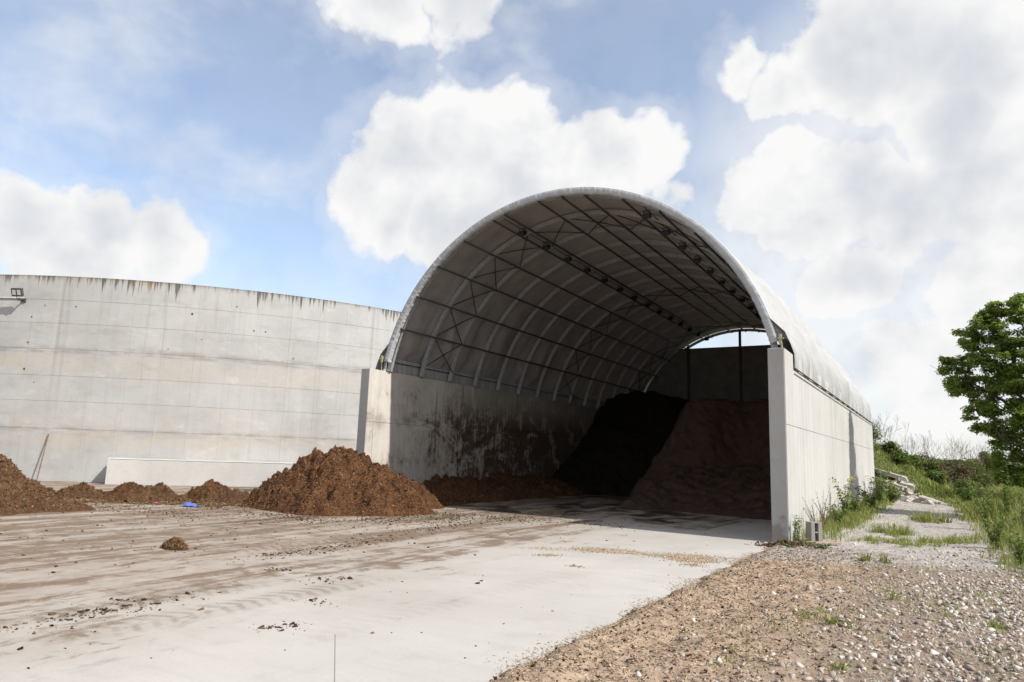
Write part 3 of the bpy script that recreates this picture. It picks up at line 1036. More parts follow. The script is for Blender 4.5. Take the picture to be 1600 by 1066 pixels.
def panel_x(xp, s_, y0, y1, z0, z1, mat, parent, skew=0.0):
    ch, gp, dp = 0.005, 0.0025, 0.012
    jr = random.uniform(-0.002, 0.003)
    a = [(xp, y0 + gp, z0 + gp), (xp, y1 - gp, z0 + gp), (xp, y1 - gp, z1 - gp), (xp, y0 + gp, z1 - gp)]
    b = [(xp + s_ * (dp + jr), y0 + gp + ch, z0 + gp + ch), (xp + s_ * (dp + jr), y1 - gp - ch, z0 + gp + ch), (xp + s_ * (dp + jr), y1 - gp - ch, z1 - gp - ch), (xp + s_ * (dp + jr), y0 + gp + ch, z1 - gp - ch)]
    V = [(x + skew * y, y, z) for x, y, z in a + b]
    return mk('wall_panel', V, [(4, 5, 6, 7), (0, 1, 5, 4), (1, 2, 6, 5), (2, 3, 7, 6), (3, 0, 4, 7)], mat, parent)


# left push wall
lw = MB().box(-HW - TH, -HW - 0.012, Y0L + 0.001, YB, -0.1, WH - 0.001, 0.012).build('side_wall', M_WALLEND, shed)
lw['label'] = 'stained left push wall'
ye_ = [Y0L] + [0.72 + 1.09 * k for k in range(0, 22)] + [YB]
ye_ = sorted(set(round(v_, 3) for v_ in ye_ if v_ <= YB))
for a, b in zip(ye_[:-1], ye_[1:]):
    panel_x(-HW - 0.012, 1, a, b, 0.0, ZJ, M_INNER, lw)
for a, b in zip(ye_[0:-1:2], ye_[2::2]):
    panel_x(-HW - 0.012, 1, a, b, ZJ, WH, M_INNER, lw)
# right wall
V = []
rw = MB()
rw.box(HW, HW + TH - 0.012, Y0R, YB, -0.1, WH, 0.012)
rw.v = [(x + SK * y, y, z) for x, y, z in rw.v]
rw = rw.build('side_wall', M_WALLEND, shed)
rw['label'] = 'clean bright right side wall'
e2 = [Y0R + 0.004] + [1.09 * k for k in range(1, 23)] + [YB]
for a, b in zip(e2[0:-1:2], e2[2::2]):
    panel_x(HW + TH - 0.012, 1, a, b, 0.0, ZJ, M_OUTER, rw, SK)
    panel_x(HW + TH - 0.012, 1, a, b, ZJ, WH, M_OUTER, rw, SK)

# arch geometry
AZ = 3.0
RM = 6.15                              # membrane radius
RIB0, RIBS, NR = 1.30, 1.6428, 15


def arc_pt(deg, r_):
    a = R(deg)
    return r_ * math.sin(a), AZ + r_ * math.cos(a)


prof = [(-6.33, 3.80), (-6.335, 3.95), (-6.33, 4.14), (-6.26, 4.36), (-6.14, 4.66)]
DEG = list(np.arange(-71, 71.01, 2.0))
prof += [arc_pt(d_, RM) for d_ in DEG]
prof += [(6.14, 4.66), (6.26, 4.36), (6.33, 4.14), (6.335, 3.95), (6.33, 3.80)]
prof = np.array(prof)
degs = np.degrees(np.arctan2(prof[:, 0], prof[:, 1] - AZ))
ysm = np.arange(1.06, RIB0 + RIBS * 14 + 0.09, 0.0821)
nrm = prof - np.array([0, AZ])
nrm = nrm / np.linalg.norm(nrm, axis=1, keepdims=True)
Vm = []
for y_ in ysm:
    fr = ((y_ - RIB0) / RIBS) % 1.0
    sag = -0.045 * math.sin(math.pi * fr) ** 2 if y_ > RIB0 else 0.0
    right = sstep(30, 66, degs)
    end = sstep(1.1, 2.6, y_)
    wr = 0.085 * sstep(3.8, 4.7, prof[:, 1]) * fbm(degs * 0.045 + 0.35 * y_, y_ * 1.25 + 0 * degs, 0, 3, 61) * (0.35 + 1.2 * np.maximum(right, sstep(-50, -72, degs))) * end
    puff = 0.16 * right * sstep(1.2, 5.0, y_) * sstep(4.0, 5.2, prof[:, 1])
    off_ = sag + wr + puff
    skx = SK * y_ * (prof[:, 0] > 5.5)
    Vm.append(np.stack([prof[:, 0] + nrm[:, 0] * off_ + skx, np.full(len(prof), y_), prof[:, 1] + nrm[:, 1] * off_ * (degs < 60)], 1))
Vm = np.concatenate(Vm)
mk('roof_membrane', Vm, grid_faces(len(prof), len(ysm)), M_MEMB, shed, True)

# wrinkled fascia folded round the front arch
dg = np.concatenate([np.linspace(-76.5, 76.5, 900)])
rr_ = np.array([6.175, 6.165, 6.135, 6.09, 6.045, 6.00, 5.965, 5.97])
yo = np.array([1.20, 1.085, 1.055, 1.05, 1.055, 1.06, 1.09, 1.22])
w1 = 0.6 * vnoise(dg * 0.9, dg * 0, 0, 71) + 0.8 * vnoise(dg * 2.6, dg * 0, 0, 72)
Vf = []
for i, d_ in enumerate(dg):
    for k in range(8):
        amp = (0, 0.25, 0.6, 1, 1, 1, 0.7, 0.2)[k]
        wv = w1[i] * 0.009 * amp + 0.004 * amp * float(vnoise(d_ * 3.0, k * 0.8, 0, 73))
        x_, z_ = arc_pt(d_, rr_[k] + (0.012 * w1[i] if k >= 6 else 0))
        Vf.append((x_, yo[k] - wv, z_))
mk('roof_fascia', np.array(Vf), grid_faces(8, len(dg)), M_FASCIA, shed, True)

# arch ribs
def rib_mesh(y_, r_out=6.10, dep=0.15, wid=0.09):
    m = MB()
    ang = math.degrees(math.acos((WH + 0.02 - AZ) / (r_out - dep / 2)))
    ds = np.linspace(-ang, ang, 41)
    for d_ in ds:
        for (rr, yy) in ((r_out, -wid / 2), (r_out, wid / 2), (r_out - dep, wid / 2), (r_out - dep, -wid / 2)):
            x_, z_ = arc_pt(d_, rr)
            m.v.append((x_, y_ + yy, z_))
    for k in range(len(ds) - 1):
        b = 4 * k
        for q in range(4):
            m.f.append((b + q, b + 4 + q, b + 4 + (q + 1) % 4, b + (q + 1) % 4))
    m.f.append((0, 1, 2, 3))
    e = 4 * (len(ds) - 1)
    m.f.append((e + 3, e + 2, e + 1, e))
    for sx in (-1, 1):
        m.box(sx * 6.0 - 0.11, sx * 6.0 + 0.11, y_ - 0.14, y_ + 0.14, WH, WH + 0.015)
    return m


rib0 = rib_mesh(RIB0).build('arch_rib', M_GALV, shed, True)
for k in range(1, NR):
    c = rib0.copy()
    COL.objects.link(c)
    c.location = (0, RIBS * k, 0)
me = rib0.data
me.polygons.foreach_set('use_smooth', np.zeros(len(me.polygons), dtype=bool))

# purlins
PUR = [-65.6, -54.4, -43.0, -31.6, -20.4, -16.4, -5.1, 2.2, 9.2, 20.5, 31.6, 43.0, 54.4, 65.6]
YE = RIB0 + RIBS * 14
for d_ in PUR:
    x_, z_ = arc_pt(d_, 5.93)
    MB().tube([(x_, 1.12, z_), (x_, YE, z_)], 0.034, 6).build('purlin', M_DARKSTEEL, shed, True)
for d_ in (-18.4, 24.4):
    x_, z_ = arc_pt(d_, 6.0)
    MB().tube([(x_, 1.2, z_), (x_, YE - 0.6, z_)], 0.013, 5).build('lamp_cable', M_BLACK, shed)

# wind bracing in two bays
for bay in (1, 7, 12):
    ya, yb = RIB0 + RIBS * bay, RIB0 + RIBS * (bay + 1)
    lst = [-76, -65.6, -54.4, -43.0, -31.6, -18.4, -5.1, 9.2, 20.5, 31.6, 43.0, 54.4, 65.6, 76]
    for a, b in zip(lst[:-1], lst[1:]):
        for (u0, u1) in ((a, b), (b, a)):
            m = MB()
            p_ = []
            for t_ in np.linspace(0, 1, 4):
                x_, z_ = arc_pt(u0 + (u1 - u0) * t_, 6.0 - (0.03 if u0 > u1 else 0))
                p_.append((x_, ya + (yb - ya) * t_, z_))
            m.tube(p_, 0.018, 5)
            m.build('wind_brace', M_BRACE, shed)

# hem flap between wall top and roof, with its batten
for s_ in (-1, 1):
    ysf = np.linspace(1.15, YE + 0.1, 240)
    zl = np.array([WH + 0.006, WH + 0.12, WH + 0.24, WH + 0.33, WH + 0.47])
    Yg, Zg = np.meshgrid(ysf, zl)
    wr = 0.03 * fbm(Yg * 2.2 + Zg * 2.5, Zg * 1.5, 0, 3, 81) * sstep(WH + 0.45, WH + 0.1, Zg) * (0.3 + 1.8 * sstep(3.2, 1.6, Yg))
    Xg = s_ * (6.07 + wr)
    mk('hem_flap', np.stack([Xg, Yg, Zg], -1).reshape(-1, 3), grid_faces(len(ysf), 5), M_MEMB, shed, True)
    MB().tube([(s_ * 6.03, 1.2, WH + 0.335), (s_ * 6.03, YE, WH + 0.335)], 0.014, 5).build('hem_batten', M_DARKSTEEL, shed)
    # tensioner hardware at the arch foot
    m = MB()
    m.box(s_ * 6.04 - 0.035, s_ * 6.04 + 0.035, 1.0, 1.07, WH + 0.26, WH + 0.48, 0.01)
    m.tube([(s_ * 6.06, 1.06, WH + 0.3), (s_ * 6.09, 1.1, WH + 0.01)], 0.022, 6)
    m.box(s_ * 6.06 - 0.07, s_ * 6.06 + 0.07, 0.98, 1.02, WH + 0.36, WH + 0.40)
    m.build('tensioner', M_BRASS, shed)
# hem pipes of the skirt outside
MB().tube([(6.335, 1.10, 3.80), (6.335 + SK * YE, YE + 0.2, 3.80)], 0.016, 6).build('hem_pipe', M_DARKSTEEL, shed)
MB().tube([(6.315, 1.10, 3.68), (6.315 + SK * YE, YE + 0.2, 3.68)], 0.008, 5).build('lashing_line', M_DARKSTEEL, shed)
MB().tube([(-6.385, 1.10, 3.80), (-6.385, YE + 0.2, 3.80)], 0.022, 6).build('hem_pipe', M_DARKSTEEL, shed)

# back wall: concrete below, tarpaulin bays between posts above
bw = MB().box(-HW, HW + 0.09, YB - 0.35, YB - 0.02, -0.1, WH, 0.01).build('back_wall', M_INNER, shed)
px_ = [-6.0, -2.96, -0.02, 2.92, 6.0]


def archz(x, r_=6.13):
    return AZ + math.sqrt(max(0, r_ * r_ - x * x)) if abs(x) < r_ else AZ


for a, b in zip(px_[:-1], px_[1:]):
    nx_ = 24
    V, F = [], []
    xs_ = np.linspace(a + 0.03, b - 0.03, nx_)
    for x_ in xs_:
        top = min(8.02, max(archz(x_), WH + 0.05))
        for q in range(7):
            z_ = WH - 0.2 + (top - WH + 0.2) * q / 6
            V.append((x_, YB - 0.42 + 0.03 * float(fbm(x_ * 1.1, z_ * 0.8, 0, 3, 90)), z_))
    mk('tarp_panel', np.array(V), grid_faces(7, nx_), M_TARP, bw, True)
for x_ in px_[1:-1]:
    MB().box(x_ - 0.07, x_ + 0.07, YB - 0.52, YB - 0.44, 0, archz(x_) - 0.12, 0.006).build('post', M_DARKSTEEL, bw)
MB().box(-3.9, 3.9, YB - 0.47, YB - 0.43, 8.0, 8.05).build('top_rail', M_DARKSTEEL, bw)

# floodlights hung in two rows under the roof, one at every rib
ORD = ['first', 'second', 'third', 'fourth', 'fifth', 'sixth', 'seventh', 'eighth', 'ninth', 'tenth', 'eleventh', 'twelfth', 'thirteenth', 'fourteenth']
for side, d_, y0_ in (('left', -18.4, 2.50), ('right', 24.4, 2.02)):
    src = None
    for k in range(14):
        if side == 'right' and k > 12:
            continue
        x_, z_ = arc_pt(d_, 5.90)
        if src is None:
            root = empty('roof_lamp', (x_, y0_, z_))
            m = MB()
            ax = (Vector((1, 0, 0)), Vector((0, 0.86, 0.5)), Vector((0, -0.5, 0.86)))
            obox(m, Vector((x_, y0_, z_ - 0.05)), ax, (0.11, 0.085, 0.06))
            m.build('housing', M_BLACK, root)
            obox(MB(), Vector((x_, y0_ + 0.03, z_ - 0.05)) - ax[2] * 0.064, ax, (0.09, 0.065, 0.004)).build('lens', M_BLACK, root)
            MB().tube([(x_ - 0.1, y0_, z_ - 0.02), (x_ - 0.1, y0_, z_ + 0.10), (x_ + 0.1, y0_, z_ + 0.10), (x_ + 0.1, y0_, z_ - 0.02)], 0.014, 5).build('bracket', M_BLACK, root)
            src = root
        else:
            root = src.copy()
            COL.objects.link(root)
            root.location = (x_, y0_ + RIBS * k, z_)
            for ch in src.children:
                c = ch.copy()
                COL.objects.link(c)
                c.parent = root
                c.matrix_parent_inverse = ch.matrix_parent_inverse
        tag(root, 'small black floodlight, %s from the entrance in the %s row under the roof' % (ORD[k], side), 'floodlight', 'floodlights under the shed roof')

# ------------------------------------------------------------------ heaps
def heap(name, label, x0, x1, y0, y1, res, hf, mat, chips=0, chip_mat=None, chip_size=0.03, group=None, cat='compost heap', straw=0, seed=100, lump=0.10, loc=None):
    xs = np.arange(x0, x1 + res, res)
    ys = np.arange(y0, y1 + res, res)
    X, Y = np.meshgrid(xs, ys)
    H = hf(X, Y)
    amp = np.clip(H / 0.25, 0.0, 1.0) if lump else 0
    cl = fbm(X * 2.6, Y * 2.6, H * 1.0, 3, seed)
    lumps = np.abs(fbm(X * 6.5, Y * 6.5, H * 2, 2, seed + 9, 0.5))
    fine = fbm(X * 15, Y * 15, 0, 2, seed + 17, 0.5)
    Z = H + amp * lump * (0.9 * cl + 0.75 * lumps - 0.25 + 0.16 * fine) + 0.006 * fine * (H > 0.02)
    F = grid_faces(len(xs), len(ys))
    Zr = Z.ravel()
    Hr = H.ravel()
    keep = (Hr[F] > 0.0).any(1)
    V = np.stack([X.ravel(), Y.ravel(), np.where(Hr > 0, Zr, -0.03)], 1)
    F = F[keep]
    used = np.unique(F)
    mp = np.full(len(V), -1)
    mp[used] = np.arange(len(used))
    root = empty(name, loc or ((x0 + x1) / 2, (y0 + y1) / 2, 0))
    tag(root, label, cat, group)
    mk('heap_body', V[used], mp[F], mat, root, False)
    ok = np.where(Hr > 0.03)[0]
    if chips and len(ok):
        idx = rng.choice(ok, chips)
        P = np.stack([X.ravel()[idx] + rng.uniform(-res, res, chips) * .6, Y.ravel()[idx] + rng.uniform(-res, res, chips) * .6, Zr[idx]], 1)
        S = chip_size * (0.35 + 1.1 * rng.random((chips, 1)) ** 2) * np.array([[1.3, 0.75, 0.6]]) * (0.6 + 0.8 * rng.random((chips, 3)))
        bits('loose_chips', P, S, chip_mat or M_CHIP, root)
    if straw and len(ok):
        idx = rng.choice(ok, straw)
        P = np.stack([X.ravel()[idx], Y.ravel()[idx], Zr[idx] + 0.005], 1)
        S = np.stack([0.02 + 0.06 * rng.random(straw), np.full(straw, 0.004), np.full(straw, 0.003)], 1)
        bits('straw', P, S, M_STRAWD, root, 0.6)
    return root


def cone(cx, cy, rx, ry, h, p=1.0, rot=0.0, seed=0, wob=0.16):
    def f_(X, Y):
        dx, dy = X - cx, Y - cy
        c, s_ = math.cos(rot), math.sin(rot)
        u, v_ = (dx * c + dy * s_) / rx, (-dx * s_ + dy * c) / ry
        r_ = np.sqrt(u * u + v_ * v_)
        a = np.arctan2(v_, u)
        r_ = r_ * (1 + wob * fbm(np.cos(a) * 1.4 + cx, np.sin(a) * 1.4 + cy, 0, 3, seed))
        t_ = np.clip(1 - r_, -0.2, 1)
        return np.where(t_ > 0, h * (1 - (1 - np.clip(t_, 0, 1)) ** p), -0.05)
    return f_


def fmax(*fs):
    return lambda X, Y: np.maximum.reduce([f_(X, Y) for f_ in fs])


# the big fresh heap in front of the left wall end
big = fmax(cone(-5.1, -1.4, 2.45, 2.15, 1.58, 1.45, R(25), 201), cone(-5.85, -1.7, 1.75, 1.6, 1.45, 1.3, 0, 202), cone(-4.75, -0.1, 1.35, 1.7, 1.12, 1.3, 0, 203), cone(-5.15, -0.5, 1.35, 1.3, 1.55, 1.15, 0, 205), cone(-4.75, 0.95, 1.3, 1.4, 0.85, 1.2, 0, 204))
heap('compost_heap', 'largest brown compost heap, piled against the end of the left shed wall', -9.2, -1.6, -4.8, 2.9, 0.035, big, M_COMP, 46000, M_CHIP, 0.019, straw=2500, seed=110, lump=0.19)
# windrow along the left wall, inside
wind = lambda X, Y: np.where(X > -5.94, (0.72 + 0.14 * fbm(Y * 0.9, Y * 0, 0, 3, 210)) * np.clip(1 - (X + 5.94) / (1.9 + 0.4 * fbm(Y * 0.8, Y * 0, 0, 3, 211)), -0.1, 1) * sstep(0.5, 1.6, Y) * (1 - sstep(12.6, 14.5, Y)), -0.05)
heap('compost_windrow', 'low dark windrow of compost lying along the foot of the left shed wall', -5.94, -3.2, 0.6, 14.6, 0.05, wind, M_COMP, 6000, M_CHIP, 0.022, seed=120, lump=0.12)
# black and brown stock inside
def blackf(X, Y):
    front = 0.70 * (Y - 12.1 - 0.45 * (X + 5.94) * 0.4 + 0.5 * fbm(X * 0.5, Y * 0.5, 0, 3, 220))
    crest = 5.15 - 0.16 * (X + 4.2) ** 2 * (X > -4.2) - 0.12 * (X + 4.2) ** 2 * (X < -4.2)
    h_ = np.minimum(front, crest)
    side = 1.1 * (1.6 - X)
    return np.where((X > -5.94) & (Y < 24.0), np.maximum(np.minimum(h_, side), -0.05), -0.05)


heap('black_compost_stock', 'tall black compost stockpile filling the left back of the shed', -5.93, 1.6, 11.0, 23.95, 0.09, blackf, M_BLACKC, 0, seed=130, lump=0.10)


def brownf(X, Y):
    y1 = Y - 0.10 * (X - 1.0) - 0.3 * fbm(X * 0.6, Y * 0.2, 0, 3, 231)
    toe = 6.0 + 0.35 * fbm(X * 0.7, X * 0, 0, 3, 230)
    apron = 0.26 * (y1 - toe)
    face = 1.25 + 1.25 * (y1 - 11.0 - 0.9 * np.exp(-((X - 2.6) / 1.0) ** 2))
    h_ = np.where(y1 < 11.0, apron, np.maximum(apron, face))
    h_ = np.minimum(h_, 4.15 + 0.05 * (Y - 15) + 0.10 * fbm(X, Y, 0, 2, 233))
    xe_ = np.interp(Y, [6, 9, 11, 13, 24], [0.3, -0.3, -0.9, -1.9, -2.1])
    lf = 1.7 * (X - xe_ + 0.5 * fbm(X * 0.8, Y * 0.8, 0, 3, 236))
    lf2 = 0.42 * (X + 1.1 + 0.0 * Y) + 0.25
    h_ = np.minimum(h_, np.maximum(lf, -0.05))
    return np.where((X < 5.95) & (Y < 24.0), np.maximum(h_, -0.05), -0.05)


heap('brown_compost_stock', 'tall brown sieved compost stockpile with steep cut face at the shed back', -3.4, 5.97, 5.4, 23.95, 0.07, brownf, M_BROWNC, 4000, M_CHIP, 0.02, seed=140, lump=0.12)
# left heap at the picture edge
lf_ = fmax(cone(-10.9, -8.3, 2.8, 2.2, 1.6, 1.2, R(20), 240), cone(-9.2, -7.35, 1.45, 0.9, 0.40, 1.2, R(30), 241), cone(-9.9, -8.0, 1.9, 1.4, 1.05, 1.2, 0, 242))
heap('straw_manure_heap', 'straw-flecked manure heap at the left edge of the yard', -14.4, -6.9, -11, -5.4, 0.04, lf_, M_STRAWY, 20000, M_CHIP, 0.019, straw=7000, seed=150, lump=0.15)
# the row of small tipped heaps
for i, (cx, cy, rx, ry, h_, lab, mt, st) in enumerate((
        (-11.3, -4.95, 0.80, 0.6, 0.38, 'small straw-coloured heap next to the large left manure heap', M_STRAWY, 1500),
        (-10.35, -4.15, 1.1, 0.55, 0.40, 'small flat-topped dark brown heap in the row before the tank', M_COMP, 300),
        (-9.45, -3.85, 1.15, 0.7, 0.38, 'small strawy heap with pink and green scraps in the row', M_STRAWY, 1500),
        (-8.75, -2.70, 0.85, 0.7, 0.58, 'small pointed dark heap, tallest in the row before the ledge', M_COMP, 300),
        (-7.95, -2.55, 1.0, 0.6, 0.27, 'lowest strawy little heap next to the largest compost heap', M_STRAWY, 1200))):
    heap('small_heap', lab, cx - rx * 1.35, cx + rx * 1.35, cy - ry * 1.35, cy + ry * 1.35, 0.03, cone(cx, cy, rx, ry, h_, 1.6 if i == 1 else 1.25, R(48), 250 + i, 0.42), mt, 3200, M_CHIP, 0.016, 'small heaps in a row before the tank', straw=st, seed=160 + i * 3, lump=0.15)
# clump dropped on the slab
heap('manure_clump', 'lone strawy clump lying on the concrete in front of the heaps', -1.75, -0.95, -9.1, -8.45, 0.014, cone(-1.33, -8.78, 0.24, 0.19, 0.17, 1.3, 0, 270, 0.3), M_STRAWY, 500, M_CHIP, 0.018, cat='clump', straw=500, seed=180, lump=0.06)

# scraps of rubbish
def crumple(name, label, cx, cy, cz, s_, mat, cat, seed):
    u = np.linspace(-1, 1, 12)
    U, V_ = np.meshgrid(u, u)
    Z = cz + s_ * 0.45 * np.abs(fbm(U * 1.7, V_ * 1.7, 0, 3, seed)) * (1.1 - 0.5 * (U * U + V_ * V_)) + 0.012
    Xc = cx + s_ * (U * 1.1 + 0.25 * fbm(V_ * 2, U, 0, 2, seed + 1))
    Yc = cy + s_ * (V_ * 0.7 + 0.25 * fbm(U * 2, V_, 0, 2, seed + 2))
    tag(mk(name, np.stack([Xc, Yc, Z], -1).reshape(-1, 3), grid_faces(12, 12), mat), label, cat)


crumple('plastic_bag', 'crumpled blue plastic bag on the concrete before the small heaps', -7.75, -4.05, 0.0, 0.24, M_BLUE, 'bag', 301)
crumple('plastic_scrap', 'pink plastic scrap at the foot of the small strawy heap', -8.72, -4.38, 0.02, 0.08, M_PINK, 'scrap', 311)

# loose matter on the yard: dark droppings, mulch dust, chip patches
def spread(n, cx, cy, sx, sy, rot=0.0):
    p_ = rng.normal(size=(n, 2)) * np.array([[sx, sy]])
    c, s_ = math.cos(rot), math.sin(rot)
    return np.stack([cx + p_[:, 0] * c - p_[:, 1] * s_, cy + p_[:, 0] * s_ + p_[:, 1] * c], 1)


PP = []
n = 10000
P = np.stack([rng.uniform(-13, 5.6, n), rng.uniform(-13.5, 3, n)], 1)
pr = np.clip(0.10 + 0.9 * sstep(2.5, -5, P[:, 0]), 0, 1) * (0.25 + 0.75 * (fbm(P[:, 0] * 0.8, P[:, 1] * 0.3, 0, 3, 320) > 0.05))
PP.append(P[rng.random(n) < pr * 0.75])
for (cx, cy, sx, sy, nn) in ((2.3, -9.0, .10, .16, 40), (1.24, -9.0, .10, .10, 40), (3.7, -10.93, .07, .07, 26), (3.63, -11.15, .05, .06, 20), (1.55, -11.3, .05, .05, 24), (3.2, -10.1, .12, .1, 20), (0.25, -7.9, .12, .5, 160), (0.2, -6.3, .15, .6, 220), (-0.4, -3.4, .18, .9, 300), (1.95, -11.8, .14, .6, 200), (-1.2, -1.9, .5, .5, 320), (-1.9, -0.5, .6, .5, 420), (-0.7, -0.2, .6, .4, 360), (-6.6, -5.4, .9, .5, 420), (-9.2, -5.8, 1.2, .5, 420), (-3.3, -4.2, .5, .4, 240), (-2.2, -2.8, .5, .5, 300), (0.6, 0.6, 1.2, .4, 300), (-7.2, -3.5, .8, .4, 300), (-2.6, -1.6, .35, .9, 500), (-4.6, -4.0, 1.0, .22, 420)):
    PP.append(spread(int(nn * 0.9), cx, cy, sx * 1.7, sy * 1.2))
    PP.append(spread(int(nn * 0.7), cx, cy, sx * 0.7, sy * 0.9))
P = np.concatenate(PP)
n = len(P)
S = (0.003 + 0.011 * rng.random((n, 1)) ** 4) * np.array([[1.4, 1.0, 0.55]]) * (0.6 + 0.8 * rng.random((n, 3)))
o = bits('mulch_scatter', np.concatenate([P, S[:, 2:3] * 0.6], 1), S, M_DROPS, None, 0.25, 'cube', 0.45)
tag(o, 'dark crumbs of compost strewn over the concrete yard', 'mulch')
PP = [spread(nn, cx, cy, sx, sy, R(25)) for (cx, cy, sx, sy, nn) in ((3.85, -3.85, .30, .16, 1500), (4.4, -3.8, .25, .05, 400), (5.2, -3.55, .30, .18, 1700), (5.45, -3.95, .2, .10, 700), (3.35, -5.1, .12, .08, 160), (4.2, -5.85, .08, .06, 60), (5.55, -4.4, .14, .1, 160), (3.0, -4.4, .3, .1, 160))]
P = np.concatenate(PP)
P = P[P[:, 0] < 6.1]
n = len(P)
S = np.stack([0.008 + 0.018 * rng.random(n), 0.004 + 0.008 * rng.random(n), 0.003 + 0.004 * rng.random(n)], 1)
o = bits('chip_patches', np.concatenate([P, np.full((n, 1), 0.004)], 1), S, M_STRAW, None, 0.15)
tag(o, 'light brown wood chip patches on the clean concrete by the shed mouth', 'wood chips')
PP = [spread(nn, cx, cy, sx, sy, R(20)) for (cx, cy, sx, sy, nn) in ((-9.2, -4.7, .4, .2, 60), (-7.2, -3.0, .4, .2, 60), (-1.5, -1.4, .4, .2, 50), (-0.6, -0.6, .3, .2, 30))]
P = np.concatenate(PP)
n = len(P)
S = np.stack([0.02 + 0.03 * rng.random(n), 0.012 + 0.01 * rng.random(n), np.full(n, 0.003)], 1)
o = bits('green_scraps', np.concatenate([P, np.full((n, 1), 0.02)], 1), S, M_WEED, None, 0.5)
tag(o, 'scattered green plant scraps on the concrete near the heaps', 'plant scraps')

# chips, straw and stones of the verge
def verge_points(n, x0, x1, y0, y1):
    x = rng.uniform(x0, x1, n)
    y = rng.uniform(y0, y1, n)
    return x, y


x, y = verge_points(42000, 6.05, 9.6, -12.5, -0.6)
kp = rng.random(len(x)) < (1 - sstep(7.4, 9.2, x + 0.35 * vnoise(x, y, 0, 401))) * (0.35 + 0.65 * (vnoise(x * 2, y * 2, 0, 402) > -0.2))
x, y = x[kp], y[kp]
n = len(x)
S = np.stack([0.008 + 0.05 * rng.random(n) ** 3, 0.003 + 0.005 * rng.random(n), 0.002 + 0.003 * rng.random(n)], 1)
o = bits('straw_litter', np.stack([x, y, verge_h(x, y) + 0.006], 1), S, M_STRAW, None, 0.35)
tag(o, 'straw and bark litter covering the verge beside the slab', 'straw')
x, y = verge_points(9000, 6.05, 8.6, -12.5, -0.5)
kp = rng.random(len(x)) < 0.85 * (1 - sstep(7.0, 8.6, x))
x, y = x[kp], y[kp]
n = len(x)
S = (0.004 + 0.012 * rng.random((n, 1)) ** 2) * (0.5 + rng.random((n, 3)))
o = bits('bark_litter', np.stack([x, y, verge_h(x, y) + 0.004], 1), S, M_DROPS, None, 0.8)
tag(o, 'dark bark crumbs in the verge along the edge of the slab', 'bark')
x, y = verge_points(70000, 6.6, 12.5, -12.5, 2.0)
kp = rng.random(len(x)) < (0.05 + 0.95 * sstep(7.2, 9.4, x - 0.12 * (y + 8) + 0.5 * vnoise(x * 0.9, y * 0.9, 0, 411))) * (1 - 0.6 * sstep(-4.0, -2.5, y))
x, y = x[kp], y[kp]
n = len(x)
S = (0.004 + 0.020 * rng.random((n, 1)) ** 4.5) * np.array([[1.2, 0.9, 0.55]]) * (0.65 + 0.7 * rng.random((n, 3)))
o = bits('pebbles', np.stack([x, y, verge_h(x, y) + S[:, 2] * 0.3], 1), S, M_STONE, None, 0.6, 'cube', 0.38)
tag(o, 'pale pebbles strewn over the stony ground in the foreground', 'pebbles')
x, y = verge_points(9000, 7.0, 10.2, -3.0, 22.0)
n = len(x)
S = (0.004 + 0.014 * rng.random((n, 1)) ** 2.4) * np.array([[1.1, 1.0, 0.6]]) * (0.65 + 0.7 * rng.random((n, 3)))
o = bits('track_gravel', np.stack([x, y, verge_h(x, y) + S[:, 2] * 0.2], 1), S, M_STONE, None, 0.6)
tag(o, 'fine grey gravel on the track beside the shed wall', 'gravel')

# crumbs spilled from the verge on to the slab edge
n = 9000
y = rng.uniform(-12.8, -0.8, n)
x = 6.12 - np.abs(rng.normal(0, 1, n)) ** 1.4 * 0.06 * (0.5 + 0.9 * (vnoise(y * 1.7, y * 0, 0, 431) + 0.5))
S = np.stack([0.004 + 0.03 * rng.random(n) ** 4, 0.002 + 0.005 * rng.random(n), 0.002 + 0.003 * rng.random(n)], 1)
o = bits('slab_edge_litter', np.stack([x, y, np.maximum(verge_h(x, y), 0) + 0.004], 1), S, M_STRAW, None, 0.3)
tag(o, 'straw crumbs spilled from the verge over the edge of the slab', 'straw')
# litter linking the row of little heaps
n = 9000
u = rng.uniform(-0.08, 1.08, n)
x = -11.7 + 4.6 * u + rng.normal(0, 0.32, n)
y = -5.75 + 2.7 * u + rng.normal(0, 0.26, n) + 0.2 * vnoise(u * 7, u * 0, 0, 441)
kp = vnoise(x * 1.8, y * 1.8, 0, 442) > -0.25
x, y = x[kp], y[kp]
n = len(x)
S = np.stack([0.010 + 0.045 * rng.random(n) ** 2, 0.006 + 0.012 * rng.random(n), 0.004 + 0.010 * rng.random(n)], 1)
o = bits('heap_row_litter', np.stack([x, y, 0.01 + 0.05 * rng.random(n) ** 2], 1), S, M_STRAWD, None, 0.4)
tag(o, 'damp straw litter on the concrete between the little heaps', 'straw')

# things by the right wall end
cb = empty('cinder_block', (6.70, 0.50, 0.03))
tag(cb, 'grey hollow cinder block standing upright against the right wall end', 'cinder block')
m = MB()
bx0, by0, bz0 = -0.14, -0.10, 0.0
for (x0, x1) in ((-0.15, -0.09), (-0.02, 0.0), (0.09, 0.15)):
    pass
shell_ = []
def cbx(x0, x1, y0, y1, z0, z1):
    return MB().box(x0, x1, y0, y1, z0, z1, 0.006)
mm = MB()
T45 = R(38)
for (x0, x1, z0, z1) in ((-0.15, -0.045, 0, 0.44), (0.045, 0.15, 0, 0.44), (-0.045, 0.045, 0, 0.03), (-0.045, 0.045, 0.205, 0.235), (-0.045, 0.045, 0.415, 0.44)):
    q = cbx(x0, x1, -0.11, 0.11, z0, z1)
    mm.add(q.v, q.f)
mm.v = [(0.82 * x, y, 0.95 * z) for x, y, z in mm.v]
